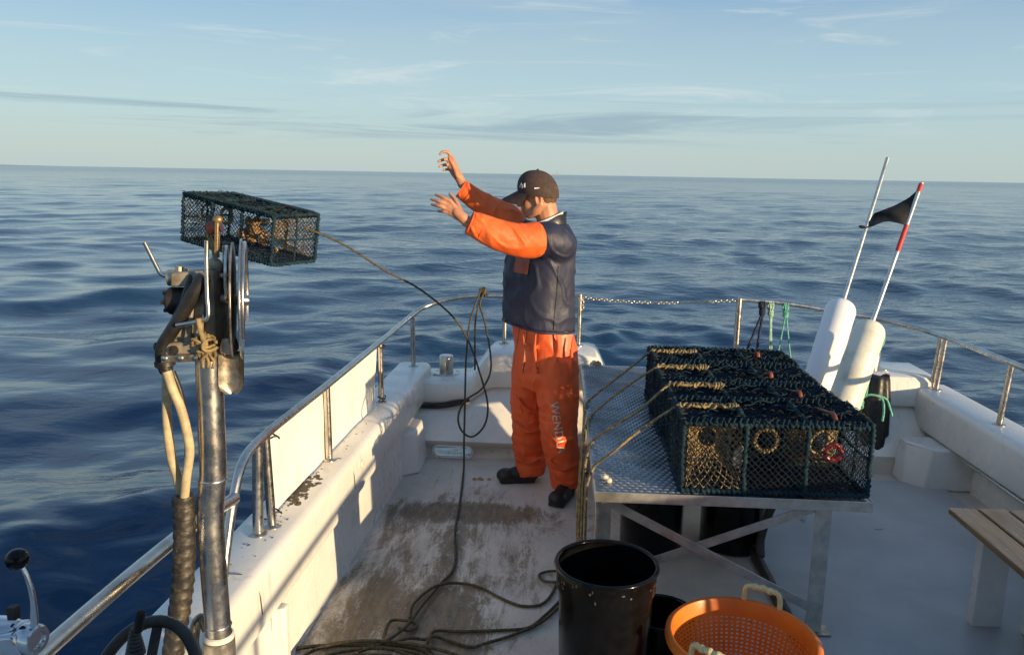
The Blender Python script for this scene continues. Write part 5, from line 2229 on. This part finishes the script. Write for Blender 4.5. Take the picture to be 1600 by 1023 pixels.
    for i, (z, r, tl) in enumerate(((1.480, .106, .5), (1.503, .098, .7), (1.522, .096, .9), (1.538, .100, 1.05), (1.540, .093, 1.05), (1.518, .085, .9), (1.49, .086, .7))):
        rr = []
        for k in range(36):
            a = 2 * math.pi * k / 36
            x = r * math.cos(a)
            rr.append(Vector((.188 + x, 4.40 + r * .92 * math.sin(a), z + tl * x * .42 + .004 * math.sin(5 * a))))
        rings.append(rr)
    m.loft(rings, False)
    m.build('collar', 'collar_dark', jacket, 60)
    m = MB()
    rings = []
    for z, r in ((1.500, .084), (1.535, .080), (1.552, .082), (1.549, .077), (1.51, .074)):
        rings.append([Vector((.186 + r * math.cos(a), 4.40 + r * .92 * math.sin(a), z + .42 * r * math.cos(a))) for a in [2 * math.pi * k / 32 for k in range(32)]])
    m.loft(rings, False)
    m.build('shirt_collar', 'shirt_white', t, 60)

    # ------------------------------------------------ sleeves
    def sleeve(pts, rad, folds, name='sleeve'):
        m = MB()
        P = spline(pts, 10)
        rr = []
        for i in range(len(P)):
            s = i / (len(P) - 1) * (len(rad) - 1)
            j = min(int(s), len(rad) - 2)
            base = rad[j] + (rad[j + 1] - rad[j]) * (s - j)
            rr.append(base)
        m.tube(P, rr, 26)
        for f in folds:
            limb(m, f[0], [f[1] * .5, f[1], f[1] * .5], 8)
        me = remesh(m, .006, 10, .5)
        for v in me.vertices:
            n = noise.fractal((v.co.x * 9, v.co.y * 9, v.co.z * 9), 1.0, 2.0, 3)
            rg = 1 - abs(noise.noise((v.co.x * 13 + v.co.z * 9, v.co.y * 8, v.co.z * 6 - v.co.x * 3)))
            v.co += Vector((0, -1, .4)) * (.006 * n + .042 * max(0, rg - .76))
        me.materials.append(MAT['oilskin_sleeve'])
        o = link(name, me, t, 180)
        # dark mouth of the cuff and its rolled edge
        d = (P[-1] - P[-2]).normalized()
        c = MB()
        c.lathe([(rr[-1] - .004, -.004), (rr[-1] + .002, .000), (rr[-1] + .001, .006), (rr[-1] - .007, .006), (rr[-1] - .012, -.02), (0, -.02)], P[-1], d, 30)
        c.build('cuff', 'oilskin_sleeve', o, 60)
        c = MB()
        k = int(len(P) * .80)
        d2 = (P[k + 1] - P[k - 1]).normalized()
        c.lathe([(rr[k] - .002, -.0022), (rr[k] + .0022, 0), (rr[k] - .002, .0022)], P[k], d2, 30)
        c.build('seam', 'oilskin_sleeve', o, 180)
        return o
    sleeve([W(839, 375, 4.195), W(828, 376, 4.17), W(812, 376, 4.135), W(777, 367, 4.085), W(752, 356, 4.07), W(735, 348.5, 4.062)], [.095, .094, .089, .079, .069, .060],
           [])
    sleeve([Vector((.02, 4.555, 1.448)), W(797, 342, 4.61), W(772, 329, 4.65), W(748, 315, 4.66), W(733, 304, 4.66), W(722, 296, 4.66)], [.086, .080, .074, .064, .058, .054],
           [])

    # ------------------------------------------------ trousers
    m = MB()
    m.loft([ring(.158, 4.40, .125, .165, 1.03), ring(.166, 4.40, .130, .172, .95), ring(.178, 4.40, .136, .176, .90), ring(.190, 4.40, .140, .180, .83), ring(.190, 4.40, .141, .180, .74), ring(.188, 4.40, .136, .174, .66), ring(.186, 4.40, .110, .150, .60)])

    def leg(pts, rad):
        P = spline(pts, 8)
        n = 28
        rings = []
        for i, p in enumerate(P):
            s = i / (len(P) - 1) * (len(rad) - 1)
            j = min(int(s), len(rad) - 2)
            r = rad[j] + (rad[j + 1] - rad[j]) * (s - j)
            bag = .006 * math.sin(i * 1.9) * (i / len(P))
            rings.append([p + Vector(((r + bag) * math.cos(2 * math.pi * k / n), (r + bag) * .98 * math.sin(2 * math.pi * k / n), .010 * math.sin(4 * math.pi * k / n + i) * (i / len(P)) ** 2)) for k in range(n)])
        m.loft(rings)
    leg([(.248, 4.325, .80), (.256, 4.31, .66), (.264, 4.295, .50), (.268, 4.285, .40), (.292, 4.295, .24), (.322, 4.305, .11), (.326, 4.305, .055)], [.118, .118, .112, .106, .096, .088, .085])
    leg([(.125, 4.47, .80), (.110, 4.48, .66), (.100, 4.49, .50), (.100, 4.49, .40), (.108, 4.50, .24), (.122, 4.505, .11), (.118, 4.505, .045)], [.110, .108, .100, .094, .090, .086, .084])
    for (a, b, c, r) in (((.33, 4.22, .92), (.32, 4.215, .82), (.33, 4.225, .72), .011), ((.24, 4.215, .95), (.25, 4.208, .87), (.235, 4.212, .78), .011), ((.13, 4.225, .95), (.125, 4.225, .85), (.14, 4.225, .72), .011),
                         ((.06, 4.27, .93), (.07, 4.262, .82), (.065, 4.27, .70), .010), ((.20, 4.22, .60), (.25, 4.187, .52), (.33, 4.205, .47), .013), ((.19, 4.20, .42), (.26, 4.178, .36), (.345, 4.20, .37), .013),
                         ((.22, 4.205, .24), (.29, 4.196, .19), (.38, 4.225, .215), .012), ((.25, 4.215, .135), (.32, 4.213, .095), (.40, 4.25, .125), .011), ((.03, 4.405, .20), (.11, 4.404, .15), (.19, 4.42, .185), .011),
                         ((.02, 4.405, .40), (.10, 4.39, .34), (.17, 4.405, .35), .012), ((.03, 4.38, .56), (.10, 4.385, .47), (.17, 4.40, .45), .011)):
        limb(m, [a, b, c], [r * .6, r * 1.1, r * .6], 8)
    me = remesh(m, .0068, 9, .5)
    for v in me.vertices:
        n = noise.fractal((v.co.x * 9, v.co.y * 9, v.co.z * 6), 1.0, 2.0, 3)
        n2 = noise.noise((v.co.x * 4, v.co.y * 4, v.co.z * 20)) * max(0, 1 - v.co.z / .3)
        c = Vector((.19 if v.co.z > .62 else (.28 if v.co.y < 4.40 else .11), 4.40 if v.co.z > .62 else (4.30 if v.co.y < 4.40 else 4.50), v.co.z))
        rg = 1 - abs(noise.noise((v.co.x * 9 + v.co.z * 2, v.co.y * 8, v.co.z * 4 - v.co.x * 4)))
        v.co += (v.co - c).normalized() * (.006 * n + .007 * n2 + .026 * max(0, rg - .80))
    me.materials.append(MAT['oilskin_orange'])
    tro = link('trousers', me, t, 180)
    tb_ = bvh_of(me)

    # printed word running down the left leg
    cu = bpy.data.curves.new('print', 'FONT')
    cu.body = 'WENDLA'
    cu.size = .074
    cu.space_character = 1.12
    cu.extrude = 0
    cu.resolution_u = 4
    to = bpy.data.objects.new('print', cu)
    COL.objects.link(to)
    dg = bpy.context.evaluated_depsgraph_get()
    tm = bpy.data.meshes.new_from_object(to.evaluated_get(dg))
    bpy.data.objects.remove(to)
    bm = bmesh.new()
    bm.from_mesh(tm)
    for _ in range(3):
        long_e = [e for e in bm.edges if e.calc_length() > .012]
        if long_e:
            bmesh.ops.subdivide_edges(bm, edges=long_e, cuts=1)
            bmesh.ops.triangulate(bm, faces=bm.faces)
    top, bot = W(866, 628, 4.18), W(878, 706, 4.20)
    dn = Vector((bot.x - top.x, 0, bot.z - top.z)).normalized()
    side = Vector((-dn.z, 0, dn.x))
    L_ = max(v.co.x for v in bm.verts)
    k = (bot - top).length / L_
    for v in bm.verts:
        p = top + dn * (v.co.x * k) + side * ((v.co.y - .026) * k)
        hit = tb_.ray_cast(Vector((p.x, 3.6, p.z)), Vector((0, 1, 0)))
        v.co = (hit[0] + Vector((0, -.0025, 0))) if hit[0] is not None else p
    bm.to_mesh(tm)
    bm.free()
    tm.materials.clear()
    tm.materials.append(MAT['print_grey'])
    link('printed_word', tm, tro, 180, recalc=False)
    # drawcords
    def on_tro(x, z):
        hit = tb_.ray_cast(Vector((x, 3.6, z)), Vector((0, 1, 0)))
        return hit[0] + Vector((0, -.004, 0)) if hit[0] is not None else Vector((x, 4.22, z))
    for (x0, y0, x1, y1) in ((812, 512, 803, 580), (824, 512, 816, 588)):
        a, b = W(x0, y0, 4.23), W(x1, y1, 4.23)
        m = MB()
        m.tube([on_tro(a.x + (b.x - a.x) * q / 14, a.z + (b.z - a.z) * q / 14) for q in range(15)], .0028, 6)
        m.build('drawcord', 'cuff_cord', tro, 180)

    # ------------------------------------------------ boots
    def boot(heel, toe, name='boot'):
        heel, toe = Vector(heel), Vector(toe)
        d = (toe - heel)
        x = d.normalized()
        y = Vector((0, 0, 1)).cross(x)
        Rb = Matrix((x, y, Vector((0, 0, 1)))).transposed()
        m = MB()

        def E(f, z, sx, sy, sz):
            m.ell(heel + x * f + Vector((0, 0, z)), (sx, sy, sz), Rb, 18, 12)
        Lf = d.length
        E(.035, .045, .045, .042, .045)
        E(Lf * .45, .048, .085, .045, .046)
        E(Lf - .055, .042, .058, .053, .042)
        limb(m, [heel + x * .045 + Vector((0, 0, .05)), heel + x * .045 + Vector((0, 0, .16))], [.052, .055])
        m.box(heel + d * .5 + Vector((0, 0, .012)), (Lf * .86, .085, .022), Rb)
        me = remesh(m, .006, 5, .5)
        me.materials.append(MAT['boot_rubber'])
        link(name, me, t, 180)
    boot((.345, 4.335, 0), (.245, 4.10, 0))
    boot((.165, 4.505, 0), (-.075, 4.475, 0))


build_person()

for o in bpy.data.objects:
    if '_world' in o:
        del o['_world']
